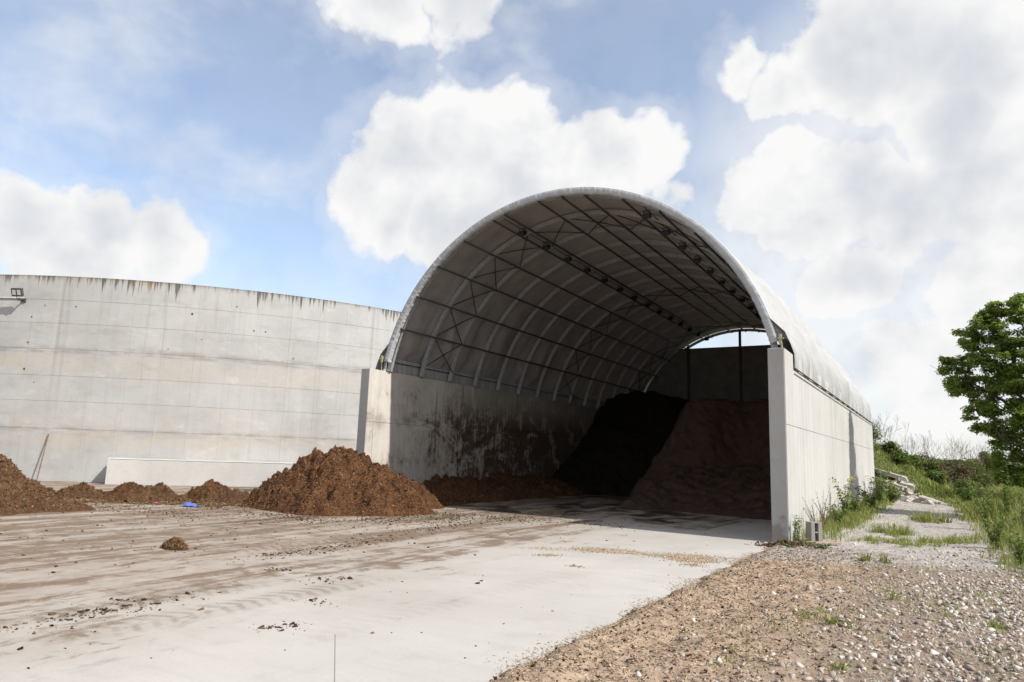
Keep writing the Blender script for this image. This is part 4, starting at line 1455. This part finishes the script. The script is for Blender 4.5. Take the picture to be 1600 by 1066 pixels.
mm.v = [(6.70 + x * math.cos(T45) - y * math.sin(T45), 0.50 + x * math.sin(T45) + y * math.cos(T45), z + 0.03) for x, y, z in mm.v]
mm.build('block_shell', M_GREYC, cb)


def board(name, label, c, ln, w_, th, rz, z_):
    m = MB().box(-ln / 2, ln / 2, -w_ / 2, w_ / 2, 0, th, 0.006)
    m.v = [(c[0] + x * math.cos(rz) - y * math.sin(rz), c[1] + x * math.sin(rz) + y * math.cos(rz), z_ + z + 0.02 * x) for x, y, z in m.v]
    tag(m.build(name, M_WOOD), label, 'board', 'boards by the right wall end')


board('old_board', 'longer grey wooden board lying by the weeds at the right wall end', (6.98, -0.10, 0), 0.62, 0.12, 0.035, R(32), 0.075)
board('old_board', 'shorter board lying behind the longer board beside the cinder block', (6.72, 0.02, 0), 0.5, 0.10, 0.03, R(26), 0.06)
x, y = rng.normal(6.35, 0.28, 900), rng.normal(-0.55, 0.22, 900)
S = (0.01 + 0.035 * rng.random((900, 1)) ** 2) * np.array([[1.2, 0.8, 0.5]]) * (0.6 + 0.8 * rng.random((900, 3)))
o = bits('bark_pile', np.stack([x, y, np.maximum(verge_h(x, y), 0) + 0.05 * np.exp(-((x - 6.35) / .3) ** 2 - ((y + .55) / .25) ** 2) * rng.random(900)], 1), S, M_DROPS, None, 0.8)
tag(o, 'small spill of dark bark at the foot of the right wall end', 'bark')

# ------------------------------------------------------------------ plants
def gz(x, y):
    x = np.asarray(x, float)
    y = np.asarray(y, float)
    near = (x > 5.7) & (x < 16) & (y > -16.5) & (y < 27)
    return np.where(near, np.maximum(verge_h(x, y), base_h(x, y)), base_h(x, y))


def grass_obj(name, label, P, h_, w_, lean=0.5, parent=None, mat=None, cat='grass', stuff=True, group=None):
    V, F, T = blades(P, h_, w_, lean)
    o = mk(name, V, F, mat or M_GRASS, parent, False, T)
    tag(o, label, cat if parent is None else None, group, 'stuff' if stuff else None)
    return o


# tall verge on the right of the track
x = rng.uniform(9.3, 15.5, 30000)
y = -3.2 + 34 * rng.random(30000) ** 1.25
ed = 9.75 + 0.35 * fbm(y * 0.5, y * 0, 0, 3, 501) + 0.25 * vnoise(y * 2, x * 2, 0, 502) + np.where(y < 0, -0.12 * y, 0)
kp = (x > ed) & (rng.random(len(x)) < 0.35 + 0.65 * (vnoise(x * 1.1, y * 0.8, 0, 503) > -0.25))
x, y, ed = x[kp], y[kp], ed[kp]
hh = (0.22 + 0.55 * sstep(0.0, 1.3, x - ed)) * (0.6 + 0.5 * (0.5 + 0.5 * vnoise(x * 0.8, y * 0.8, 0, 504))) * (0.6 + 0.4 * sstep(-3, 2, y))
grass_obj('verge_grass', 'tall green grass along the right side of the gravel track', np.stack([x, y, gz(x, y) - 0.02], 1), hh, 0.007 + 0.010 * sstep(0, 25, y), 0.8)
# along the wall foot
x = 6.33 + 0.005 * 12 + np.abs(rng.normal(0, 0.42, 12000))
y = 0.7 + 23.5 * rng.random(12000) ** 1.1
kp = rng.random(12000) < (0.25 + 0.75 * (fbm(y * 0.45, y * 0, 0, 2, 511) > -0.15)) * (1 - sstep(6.9, 7.7, x + 0.3 * vnoise(x * 2, y * 0.8, 0, 512)))
x, y = x[kp], y[kp]
hh = 0.14 + 0.38 * (1 - sstep(6.4, 7.5, x)) * (0.5 + 0.5 * vnoise(x, y, 0, 513))
grass_obj('wall_foot_grass', 'green grass growing along the foot of the right shed wall', np.stack([x, y, gz(x, y) - 0.02], 1), hh, 0.007 + 0.008 * sstep(0, 20, y), 0.8)
# sparse seedlings in the stony foreground
x = rng.uniform(7.3, 11.5, 9000)
y = rng.uniform(-11, -2.5, 9000)
kp = vnoise(x * 1.6, y * 1.6, 0, 521) + 0.5 * vnoise(x * 5, y * 5, 0, 522) > 0.34
x, y = x[kp], y[kp]
grass_obj('seedling_grass', 'sparse short green seedlings in the stony ground', np.stack([x, y, gz(x, y)], 1), 0.03 + 0.04 * rng.random(len(x)), 0.004, 1.4)
# bank cover
x = rng.uniform(3.5, 13.5, 26000)
y = rng.uniform(24.8, 42, 26000)
kp = rng.random(26000) < 0.75
x, y = x[kp], y[kp]
kp = ~((x < 8.0) & (y < 27.4) & (y > 25.4) & (rng.random(len(x)) < 0.85))
x, y = x[kp], y[kp]
grass_obj('bank_grass', 'rough green and brown grass covering the earth bank behind the shed', np.stack([x, y, gz(x, y) - 0.03], 1), 0.35 + 0.25 * vnoise(x, y, 0, 531), 0.022, 1.0, mat=M_GRASS)


def tuft(label, cx, cy, r_, h_, nb, cat='grass tuft', w_=0.006):
    ncl = max(1, int(26 * r_))
    ca, cr2 = rng.random(ncl) * 2 * np.pi, r_ * rng.random(ncl) ** 0.7
    hcl = rng.uniform(0.35, 1.15, ncl)
    k = rng.integers(0, ncl, nb)
    sd = 0.03 + 0.10 * r_
    x = cx + cr2[k] * np.cos(ca[k]) + rng.normal(0, sd, nb)
    y = cy + 1.5 * cr2[k] * np.sin(ca[k]) + rng.normal(0, sd, nb)
    V, F, T = blades(np.stack([x, y, gz(x, y) - 0.01], 1), h_ * hcl[k] * rng.uniform(0.5, 1.1, nb), w_, 1.4)
    root = empty('grass_tuft', (cx, cy, float(gz(cx, cy))))
    tag(root, label, cat, 'grass tufts on the gravel')
    o = mk('blades', V, F, M_GRASS, root, False, T)
    o['kind'] = 'stuff'
    return root


tuft('broad yellow-green grass tuft in the middle of the gravel track', 8.0, 3.9, 0.55, 0.34, 700)
tuft('low wide grass patch on the track, nearest the wall weeds', 7.75, 1.75, 0.5, 0.16, 450)
tuft('low grass patch in the middle of the near grey gravel', 8.3, 1.5, 0.5, 0.17, 450)
tuft('sparse grass patch on the track toward the right verge', 8.75, 2.4, 0.55, 0.20, 420)
tuft('grass patch at the right side of the track by the verge', 9.2, 3.2, 0.45, 0.24, 420)
tuft('dark upright tuft in the tree shade on the track', 8.75, 9.6, 0.5, 0.42, 420, w_=0.010)
tuft('tiny grass tuft at left of a pair on the grey gravel', 7.88, -2.1, 0.12, 0.18, 120)
tuft('tiny grass tuft at right of a pair on the grey gravel', 8.12, -2.08, 0.11, 0.17, 90)
tuft('single tall thin grass shoot on the stony ground', 8.40, -5.66, 0.035, 0.30, 22)
tuft('dense dark tuft on the chip verge in the foreground', 7.97, -7.5, 0.11, 0.12, 160)
tuft('thin spreading grass beside the dense foreground tuft', 7.68, -7.4, 0.2, 0.08, 150)
tuft('small bright tuft at the right in the stony foreground', 9.39, -6.55, 0.10, 0.09, 120)
tuft('grass shoot by a white stone at the bottom of the picture', 8.18, -9.3, 0.06, 0.17, 30)


def weed(label, cx, cy, h_, nst, spread_, lsz, nl, flowers=0, mat=None, name='weed_plant'):
    z0 = float(gz(cx, cy))
    root = empty(name, (cx, cy, z0))
    tag(root, label, 'weed', 'weeds along the right shed wall')
    st = MB()
    LP, LN = [], []
    tips = []
    for k in range(nst):
        a = random.uniform(0, 2 * math.pi)
        s_ = spread_ * random.uniform(0.2, 1.0)
        hk = h_ * random.uniform(0.6, 1.05)
        b0 = Vector((cx + random.uniform(-.05, .05), cy + random.uniform(-.05, .05), z0 - 0.02))
        pts = [b0 + Vector((math.cos(a) * s_ * t_ ** 1.6, math.sin(a) * s_ * t_ ** 1.6, hk * t_)) for t_ in (0, .35, .7, 1)]
        st.tube(pts, [0.007, 0.006, 0.004, 0.002], 4)
        tips.append(pts[-1])
        for q in range(nl):
            t_ = random.uniform(0.12, 1.0)
            i_ = min(int(t_ * 3), 2)
            p_ = pts[i_].lerp(pts[i_ + 1], t_ * 3 - i_)
            aa = random.uniform(0, 2 * math.pi)
            rr = lsz * random.uniform(0.2, 0.8)
            LP.append((p_.x + math.cos(aa) * rr, p_.y + math.sin(aa) * rr, p_.z + random.uniform(-.02, .03)))
            LN.append((math.cos(aa) * 0.5, math.sin(aa) * 0.5, 1))
    st.build('stems', M_WEED if mat is None else M_TWIG, root)
    V, F, T = leaves(np.array(LP), np.array(LN) + rng.normal(0, .3, (len(LN), 3)), lsz, 2.2)
    mk('foliage', V, F, mat or M_WEED, root, False, T)
    if flowers:
        fp_ = np.array([tuple(random.choice(tips) + Vector((random.uniform(-.08, .08), random.uniform(-.08, .08), random.uniform(-.12, .03)))) for _ in range(flowers)])
        bits('flowers', fp_, np.full((flowers, 3), 0.022), M_YELLOW, root)
    return root


weed('leafy young weed growing between the right wall end and the cinder block', 6.42, 0.12, 0.55, 7, 0.14, 0.065, 22)
weed('creeping green weed on the bark in front of the cinder block', 6.62, -0.35, 0.16, 9, 0.28, 0.06, 16)
weed('creeping weed patch on the chips before the right wall end', 6.95, -0.85, 0.12, 9, 0.30, 0.05, 14)
weed('low weed at the edge of the slab by the wall end', 6.35, -0.95, 0.10, 8, 0.22, 0.045, 12)
weed('dry thin flowering weed stalks nearest the cinder block', 6.62, 1.7, 0.85, 12, 0.35, 0.035, 18, mat=M_DRY)
weed('second clump of dry weed stalks along the wall', 6.60, 3.0, 1.05, 12, 0.4, 0.035, 18, mat=M_DRY)
weed('bushy green weed before the yellow flowering one', 6.75, 4.6, 0.62, 14, 0.35, 0.08, 26)
weed('tall weed with yellow flowers against the right shed wall', 6.72, 6.6, 1.25, 12, 0.35, 0.09, 26, 40)
weed('dense dark weed right behind the yellow flowering one', 6.75, 8.6, 0.8, 14, 0.45, 0.10, 28)
weed('dry brown weed stalks midway along the wall', 6.70, 10.6, 0.9, 14, 0.5, 0.05, 20, mat=M_DRY)
weed('bushy weed in the shade stripe of the wall', 6.9, 12.6, 0.9, 16, 0.55, 0.12, 28)
weed('purple-brown dry thistle near the far wall end', 6.85, 15.6, 1.3, 14, 0.5, 0.06, 24, mat=M_DRY)
weed('leafy tall weed at the far end of the wall', 6.95, 18.2, 1.55, 14, 0.5, 0.13, 30)
weed('wide green weed clump at the far wall corner', 7.3, 21.0, 1.0, 18, 0.8, 0.14, 30)

weed('tall yellow-green weed at the left front of the right verge', 9.95, 2.2, 0.8, 12, 0.35, 0.08, 24)
weed('white-flecked weed clump at the near end of the verge', 10.15, -0.6, 0.55, 14, 0.35, 0.07, 24)
weed('slender leaning grass-green weed in the middle of the verge', 10.1, 7.5, 1.3, 10, 0.5, 0.09, 26)
weed('tall pale weed spike under the big tree', 10.7, 9.5, 1.6, 6, 0.15, 0.09, 40)


def blob_leaves(centres, lsz, asp=1.9, shell=0.45):
    """centres: list of (x,y,z, rx,ry,rz, n)"""
    Ps, Ns = [], []
    for (cx, cy, cz, rx, ry, rz, n) in centres:
        d_ = rng.normal(size=(n, 3))
        d_ /= np.linalg.norm(d_, axis=1, keepdims=True)
        r_ = (shell + (1 - shell) * rng.random((n, 1)) ** 0.6) * (1 + 0.28 * fbm(d_[:, 0] * 2.2 + cx, d_[:, 1] * 2.2 + cy, d_[:, 2] * 2.2 + cz, 3, 600)[:, None])
        Ps.append(np.array([[cx, cy, cz]]) + d_ * r_ * np.array([[rx, ry, rz]]))
        Ns.append(d_ * 0.55 + np.array([[0, 0, 0.75]]) + rng.normal(0, 0.45, (n, 3)))
    return leaves(np.concatenate(Ps), np.concatenate(Ns), lsz, asp)


def branchy(m, p, d_, ln, rad, depth, up=0.1, spread_=0.6, minr=0.004):
    pts = [p]
    rads = [rad]
    q, dd = Vector(p), Vector(d_).normalized()
    for k in range(3):
        dd = (dd + Vector((random.uniform(-.16, .16), random.uniform(-.16, .16), random.uniform(-.08, .12) + up * 0.4))).normalized()
        q = q + dd * (ln / 3)
        pts.append(q.copy())
        rads.append(max(minr, rad * (1 - 0.2 * (k + 1))))
    m.tube(pts, rads, 6 if rad > 0.05 else 4, False)
    tips = [q.copy()]
    if depth > 0:
        for k in range(random.choice((2, 3, 3))):
            a = random.uniform(0, 2 * math.pi)
            side = dd.cross(Vector((math.cos(a), math.sin(a), 0.3))).normalized()
            nd_ = (dd + side * spread_ * random.uniform(0.6, 1.3) + Vector((0, 0, up))).normalized()
            tips += branchy(m, pts[random.choice((2, 3))], nd_, ln * random.uniform(0.62, 0.82), rads[-1] * 0.72, depth - 1, up, spread_, minr)
    return tips


# the big leafy tree on the right
tree = empty('leafy_tree', (12.6, 13.4, 0.3))
tag(tree, 'large leafy green tree beside the track at the right edge', 'tree')
m = MB()
m.tube([(12.6, 13.4, 0.0), (12.58, 13.42, 0.8), (12.5, 13.4, 1.7), (12.45, 13.38, 2.6)], [0.24, 0.19, 0.17, 0.15], 10)
for (tx, ty, tz) in ((9.75, 13.3, 5.0), (10.1, 13.0, 4.0), (10.4, 13.8, 6.1), (11.0, 13.2, 6.9), (11.9, 13.6, 7.3), (13.2, 13.1, 7.0), (14.4, 13.8, 6.0), (14.9, 13.2, 4.6), (12.3, 12.2, 5.8), (12.8, 14.9, 5.6), (10.9, 12.6, 2.7), (11.3, 14.3, 3.0), (11.4, 12.5, 1.9), (13.6, 12.5, 3.2)):
    st_ = Vector((12.5, 13.4, random.uniform(1.2, 2.8)))
    en = Vector((tx, ty, tz))
    midp = st_.lerp(en, 0.5) + Vector((0, 0, random.uniform(-0.1, 0.5)))
    m.tube([st_, st_.lerp(midp, .5) + Vector((0, 0, .08)), midp, midp.lerp(en, .5), en], [0.095, 0.075, 0.055, 0.035, 0.012], 6, False)
    for q in range(5):
        b0 = midp.lerp(en, random.uniform(0.0, 0.9))
        branchy(m, b0, (en - st_).normalized() + Vector((random.uniform(-.7, .7), random.uniform(-.7, .7), random.uniform(-.3, .5))), random.uniform(0.5, 0.9), 0.022, 1)
m.build('trunk', M_BARK, tree)
CL = [(9.62, 13.3, 5.25, .36, .5, .26), (9.50, 13.2, 5.40, .25, .35, .12), (9.95, 13.5, 4.85, .55, .7, .35), (9.75, 13.2, 4.55, .32, .5, .22), (10.05, 13.3, 4.25, .5, .7, .35),
      (10.2, 13.2, 5.7, .42, .6, .5), (10.3, 13.5, 6.35, .45, .6, .45), (10.75, 13.3, 6.6, .55, .7, .45), (11.15, 13.4, 6.95, .5, .7, .35), (11.1, 13.2, 7.25, .22, .4, .18),
      (11.7, 13.3, 7.1, .6, .8, .45), (11.75, 13.2, 7.45, .25, .4, .2), (10.8, 13.0, 5.7, .8, .9, .6), (10.6, 13.6, 5.0, .7, .9, .5), (11.5, 12.9, 6.3, .8, .8, .6), (12.3, 13.2, 6.9, .8, .9, .5),
      (10.35, 13.2, 3.75, .5, .7, .38), (10.55, 13.4, 3.2, .45, .7, .32), (10.95, 13.1, 3.9, .65, .8, .5), (11.3, 12.8, 4.7, .8, .8, .6), (12.0, 12.7, 5.4, .9, .8, .7),
      (10.85, 13.3, 2.65, .42, .6, .30), (11.15, 13.0, 2.2, .40, .6, .28), (11.35, 12.9, 3.1, .6, .7, .4), (11.1, 13.2, 1.55, .42, .6, .25), (11.6, 13.0, 1.45, .55, .7, .35), (11.7, 12.8, 2.3, .6, .7, .45), (10.85, 13.4, 1.95, .25, .4, .18),
      (12.1, 12.7, 3.7, .8, .8, .6), (12.3, 12.6, 1.8, .7, .7, .45), (13.0, 12.7, 2.7, .8, .8, .6), (13.1, 12.6, 4.5, .9, .9, .7), (13.3, 12.9, 6.1, 1.0, 1.0, .7), (14.2, 13.2, 5.2, .9, 1.0, .8), (14.4, 13.2, 3.8, .9, 1.0, .7), (14.0, 13.2, 6.3, .8, 1.0, .6), (12.0, 14.4, 5.6, 1.1, .8, .8), (12.2, 14.5, 4.2, 1.1, .8, .7), (11.2, 14.3, 4.6, .8, .7, .6), (11.4, 14.3, 3.2, .7, .7, .5), (13.6, 14.3, 4.6, 1.0, .8, .8)]
cent = []
for (a, b, c, rx, ry, rz) in CL:
    for q in range(int(5 + 11 * rx)):
        u = rng.normal(size=3)
        u = u / np.linalg.norm(u) * (0.35 + 0.65 * rng.random() ** 0.5)
        k_s = rng.uniform(0.26, 0.52)
        cent.append((a + u[0] * rx, b + u[1] * ry, c + u[2] * rz, k_s * (rx + 0.15), k_s * (ry + 0.15), rng.uniform(0.09, 0.20), int(60 + 360 * k_s * rx)))
V, F, T = blob_leaves(cent, 0.12, 2.3, 0.0)
mk('crown', V, F, M_LEAF, tree, False, T)

# shrubs on and behind the bank
def shrub(name, label, cx, cy, rx, rz, n, mat, lsz=0.12, group='shrubs on the bank', cat='shrub'):
    z0 = float(gz(cx, cy))
    root = empty(name, (cx, cy, z0))
    tag(root, label, cat, group)
    m = MB()
    for k in range(7):
        a = random.uniform(0, 6.28)
        m.tube([(cx, cy, z0 - 0.1), (cx + math.cos(a) * rx * .4, cy + math.sin(a) * rx * .4, z0 + rz * .7), (cx + math.cos(a) * rx * .8, cy + math.sin(a) * rx * .8, z0 + rz * random.uniform(1.0, 1.7))], [0.03, 0.018, 0.006], 4, False)
    m.build('stems', M_TWIG, root)
    cs = []
    for k in range(7):
        a = random.uniform(0, 6.28)
        r_ = rx * random.uniform(0.1, 0.75)
        cs.append((cx + math.cos(a) * r_, cy + math.sin(a) * r_, z0 + rz * random.uniform(0.4, 1.25), rx * random.uniform(.35, .55), rx * random.uniform(.35, .55), rz * random.uniform(.35, .6), n // 7))
    V, F, T = blob_leaves(cs, lsz, 1.8, 0.2)
    mk('foliage', V, F, mat, root, False, T)


for (cx, cy, rx, rz, n_, mt, lab) in (
        (5.6, 30.2, 1.3, 0.75, 2600, M_SHRUB, 'dark green shrub highest on the bank by the shed corner'),
        (6.7, 30.4, 1.0, 0.6, 2200, M_SHRUB, 'green shrub on the bank just right of the shed corner'),
        (7.6, 30.6, 0.9, 0.55, 2000, M_SHRUB2, 'yellowish green shrub halfway down the bank'),
        (7.4, 28.6, 0.8, 0.5, 1700, M_SHRUB2, 'small bright shrub low on the front of the bank'),
        (8.5, 31.2, 1.0, 0.6, 2000, M_SHRUB, 'green shrub where the bank slopes down to the right'),
        (9.2, 29.2, 0.9, 0.5, 1700, M_SHRUB2, 'bright leafy shrub at the lower right of the bank'),
        (9.0, 34.0, 1.2, 0.85, 2200, M_DRY, 'brown dry shrub behind the right slope of the bank'),
        (10.3, 36.0, 1.5, 1.0, 2400, M_DRY, 'wide brown dry shrub right of the bank'),
        (11.2, 33.0, 1.2, 0.75, 2000, M_SHRUB, 'low dark shrub between the dry shrubs and the verge'),
        (10.4, 27.0, 1.0, 0.55, 1900, M_SHRUB, 'low green shrub on the flat right of the rubble'),
        (10.6, 22.0, 0.8, 0.5, 1500, M_SHRUB2, 'small shrub in the verge before the dry shrubs'),
        (11.0, 17.0, 0.8, 0.55, 1500, M_SHRUB, 'dark shrub in the verge behind the big tree'),
        (11.3, 6.0, 0.9, 0.55, 1900, M_SHRUB, 'leafy bush in the verge in front of the big tree'),
        (11.6, 1.5, 0.8, 0.4, 1700, M_SHRUB, 'leafy bush at the right edge close to the camera'),
        (8.4, 42.0, 1.6, 1.1, 2200, M_DRY, 'far brown dry shrub on the skyline left of the young tree'),
        (11.9, 44.0, 1.6, 0.9, 2000, M_DRY, 'far reddish dry shrub next to the young tree')):
    shrub('shrub', lab, cx, cy, rx, rz, n_, mt, 0.13 if cy > 20 else 0.09)


def bare(label, cx, cy, h_, nst):
    z0 = float(gz(cx, cy))
    root = empty('bare_shrub', (cx, cy, z0))
    tag(root, label, 'bare shrub', 'leafless shrubs on the skyline')
    m = MB()
    for k in range(nst):
        a = random.uniform(0, 6.28)
        branchy(m, Vector((cx + random.uniform(-.4, .4), cy + random.uniform(-.3, .3), z0)), Vector((math.cos(a) * .6, math.sin(a) * .6, 1)), h_ * random.uniform(.4, .6), 0.013, 3, 0.12, 0.55, 0.0045)
    m.build('twigs', M_TWIG, root)


bare('leafless shrub on top of the bank beside the shed corner', 6.6, 31.5, 1.9, 6)
bare('leafless shrub with arching twigs on the middle of the bank', 8.0, 31.8, 1.9, 7)
bare('leafless twiggy shrub between the bank and the young tree', 10.4, 37.5, 2.5, 8)
bare('tallest leafless shrub left of the young tree', 11.2, 42.0, 2.9, 8)

# young tree on the far side
def small_tree(name, label, cx, cy, h_, cr_, mat, nl, lsz, group, lo=0.52):
    z0 = float(gz(cx, cy))
    root = empty(name, (cx, cy, z0))
    tag(root, label, 'tree', group)
    m = MB().tube([(cx, cy, z0 - .1), (cx + .03, cy, z0 + h_ * .35), (cx, cy, z0 + h_ * .85)], [0.085, 0.07, 0.02], 7, False)
    for k in range(8):
        a = random.uniform(0, 6.28)
        zb = z0 + h_ * random.uniform(.4, .75)
        m.tube([(cx, cy, zb), (cx + math.cos(a) * cr_ * .8, cy + math.sin(a) * cr_ * .8, zb + h_ * .12)], [0.03, 0.01], 4, False)
    m.build('trunk', M_BARK, root)
    cs = [(cx + random.uniform(-.7, .7) * cr_, cy + random.uniform(-.7, .7) * cr_, z0 + h_ * random.uniform(lo, .9), cr_ * .5, cr_ * .5, h_ * (.10 if lo > .4 else .25), nl // 9) for k in range(9)]
    cs.append((cx, cy, z0 + h_ * .93, cr_ * .35, cr_ * .35, h_ * .09, nl // 9))
    V, F, T = blob_leaves(cs, lsz, 1.7, 0.2)
    mk('crown', V, F, mat, root, False, T)


small_tree('young_tree', 'small young tree with bare trunk on the far gravel', 13.05, 61, 3.4, 1.25, M_LEAF, 2600, 0.20, None)
for i, (cx, cy, h_, cr_) in enumerate(((21, 112, 2.6, 4.5), (28, 118, 2.9, 4.5), (13, 128, 3.2, 6), (35, 122, 3.0, 5), (5, 135, 3.6, 7), (43, 128, 3.0, 6), (22, 150, 4.0, 8))):
    small_tree('field_tree', ['nearest round field tree right of the young tree', 'second field tree behind the far fence', 'field tree on the skyline left of the young tree', 'field tree hidden in part by the big crown', 'farthest left field tree on the skyline', 'farthest right field tree on the skyline', 'tallest distant field tree on the skyline'][i], cx, cy, h_, cr_, M_SHRUB, 2600, 0.5, 'trees across the far field', 0.12)

# far fence posts
for k in range(7):
    x_ = 12.2 + 1.4 * k
    o = MB().box(x_ - .04, x_ + .04, 66 - .04, 66 + .04, -0.3, 1.35).build('fence_post', M_WOOD)
    tag(o, 'thin fence post of the far field, %s from the left' % ORD[k], 'fence post', 'posts of the far fence')
o = mk('far_gravel_strip', [(11.6, 55, -.09), (17, 50, -.09), (18, 58, -.09), (11.9, 64, -.09)], [(0, 1, 2, 3)], M_GREYC)
tag(o, kind='structure')

# broken concrete dumped on the bank
def chunk(label, cx, cy, z_, sx, sy, sz, rot):
    m = MB().box(-sx, sx, -sy, sy, -sz, sz, min(sx, sy, sz) * 0.25)
    E_ = Matrix.Rotation(rot[2], 3, 'Z') @ Matrix.Rotation(rot[1], 3, 'Y') @ Matrix.Rotation(rot[0], 3, 'X')
    m.v = [tuple(E_ @ Vector((x * random.uniform(.8, 1.15), y * random.uniform(.8, 1.15), z * random.uniform(.75, 1.2))) + Vector((cx, cy, z_))) for x, y, z in m.v]
    tag(m.build('concrete_chunk', M_RUBBLE), label, 'rubble', 'broken concrete dumped on the bank')


LONG = [('long pale broken slab highest on the bank by the shed corner', 6.95, 26.9, 0.75, .26, .12), ('second long slab just below the highest one', 7.15, 26.3, .6, .22, .1), ('pale slab tilted in the middle of the bank', 7.75, 26.4, .36, .2, .12), ('flat pale slab at the lower right of the rubble', 8.75, 22.6, .45, .24, .1)]
for (lab, cx, cy, sx, sy, sz) in LONG:
    chunk(lab, cx, cy, float(gz(cx, cy)) + 0.14, sx, sy, sz, (random.uniform(-.2, .2), R(16), R(random.uniform(-20, 5))))
for k in range(30):
    u = random.random()
    cx, cy = 7.5 + 1.4 * u + random.uniform(-.25, .25), 24.6 - 2.6 * u + random.uniform(-.5, .5)
    chunk('broken pale concrete piece in the loose rubble on the ground below the bank', cx, cy, float(gz(cx, cy)) + 0.06, random.uniform(.1, .28), random.uniform(.08, .2), random.uniform(.06, .14), (random.uniform(-.5, .5), random.uniform(-.5, .5), random.uniform(0, 3)))
for k in range(24):
    u = random.random()
    cx, cy = 6.75 + 1.2 * u + random.uniform(-.15, .15), 26.4 + random.uniform(-.7, .7)
    chunk('broken pale concrete piece in the rubble on the slope of the bank', cx, cy, float(gz(cx, cy)) + 0.07, random.uniform(.1, .3), random.uniform(.08, .2), random.uniform(.05, .13), (random.uniform(-.5, .5), random.uniform(-.5, .5), random.uniform(0, 3)))
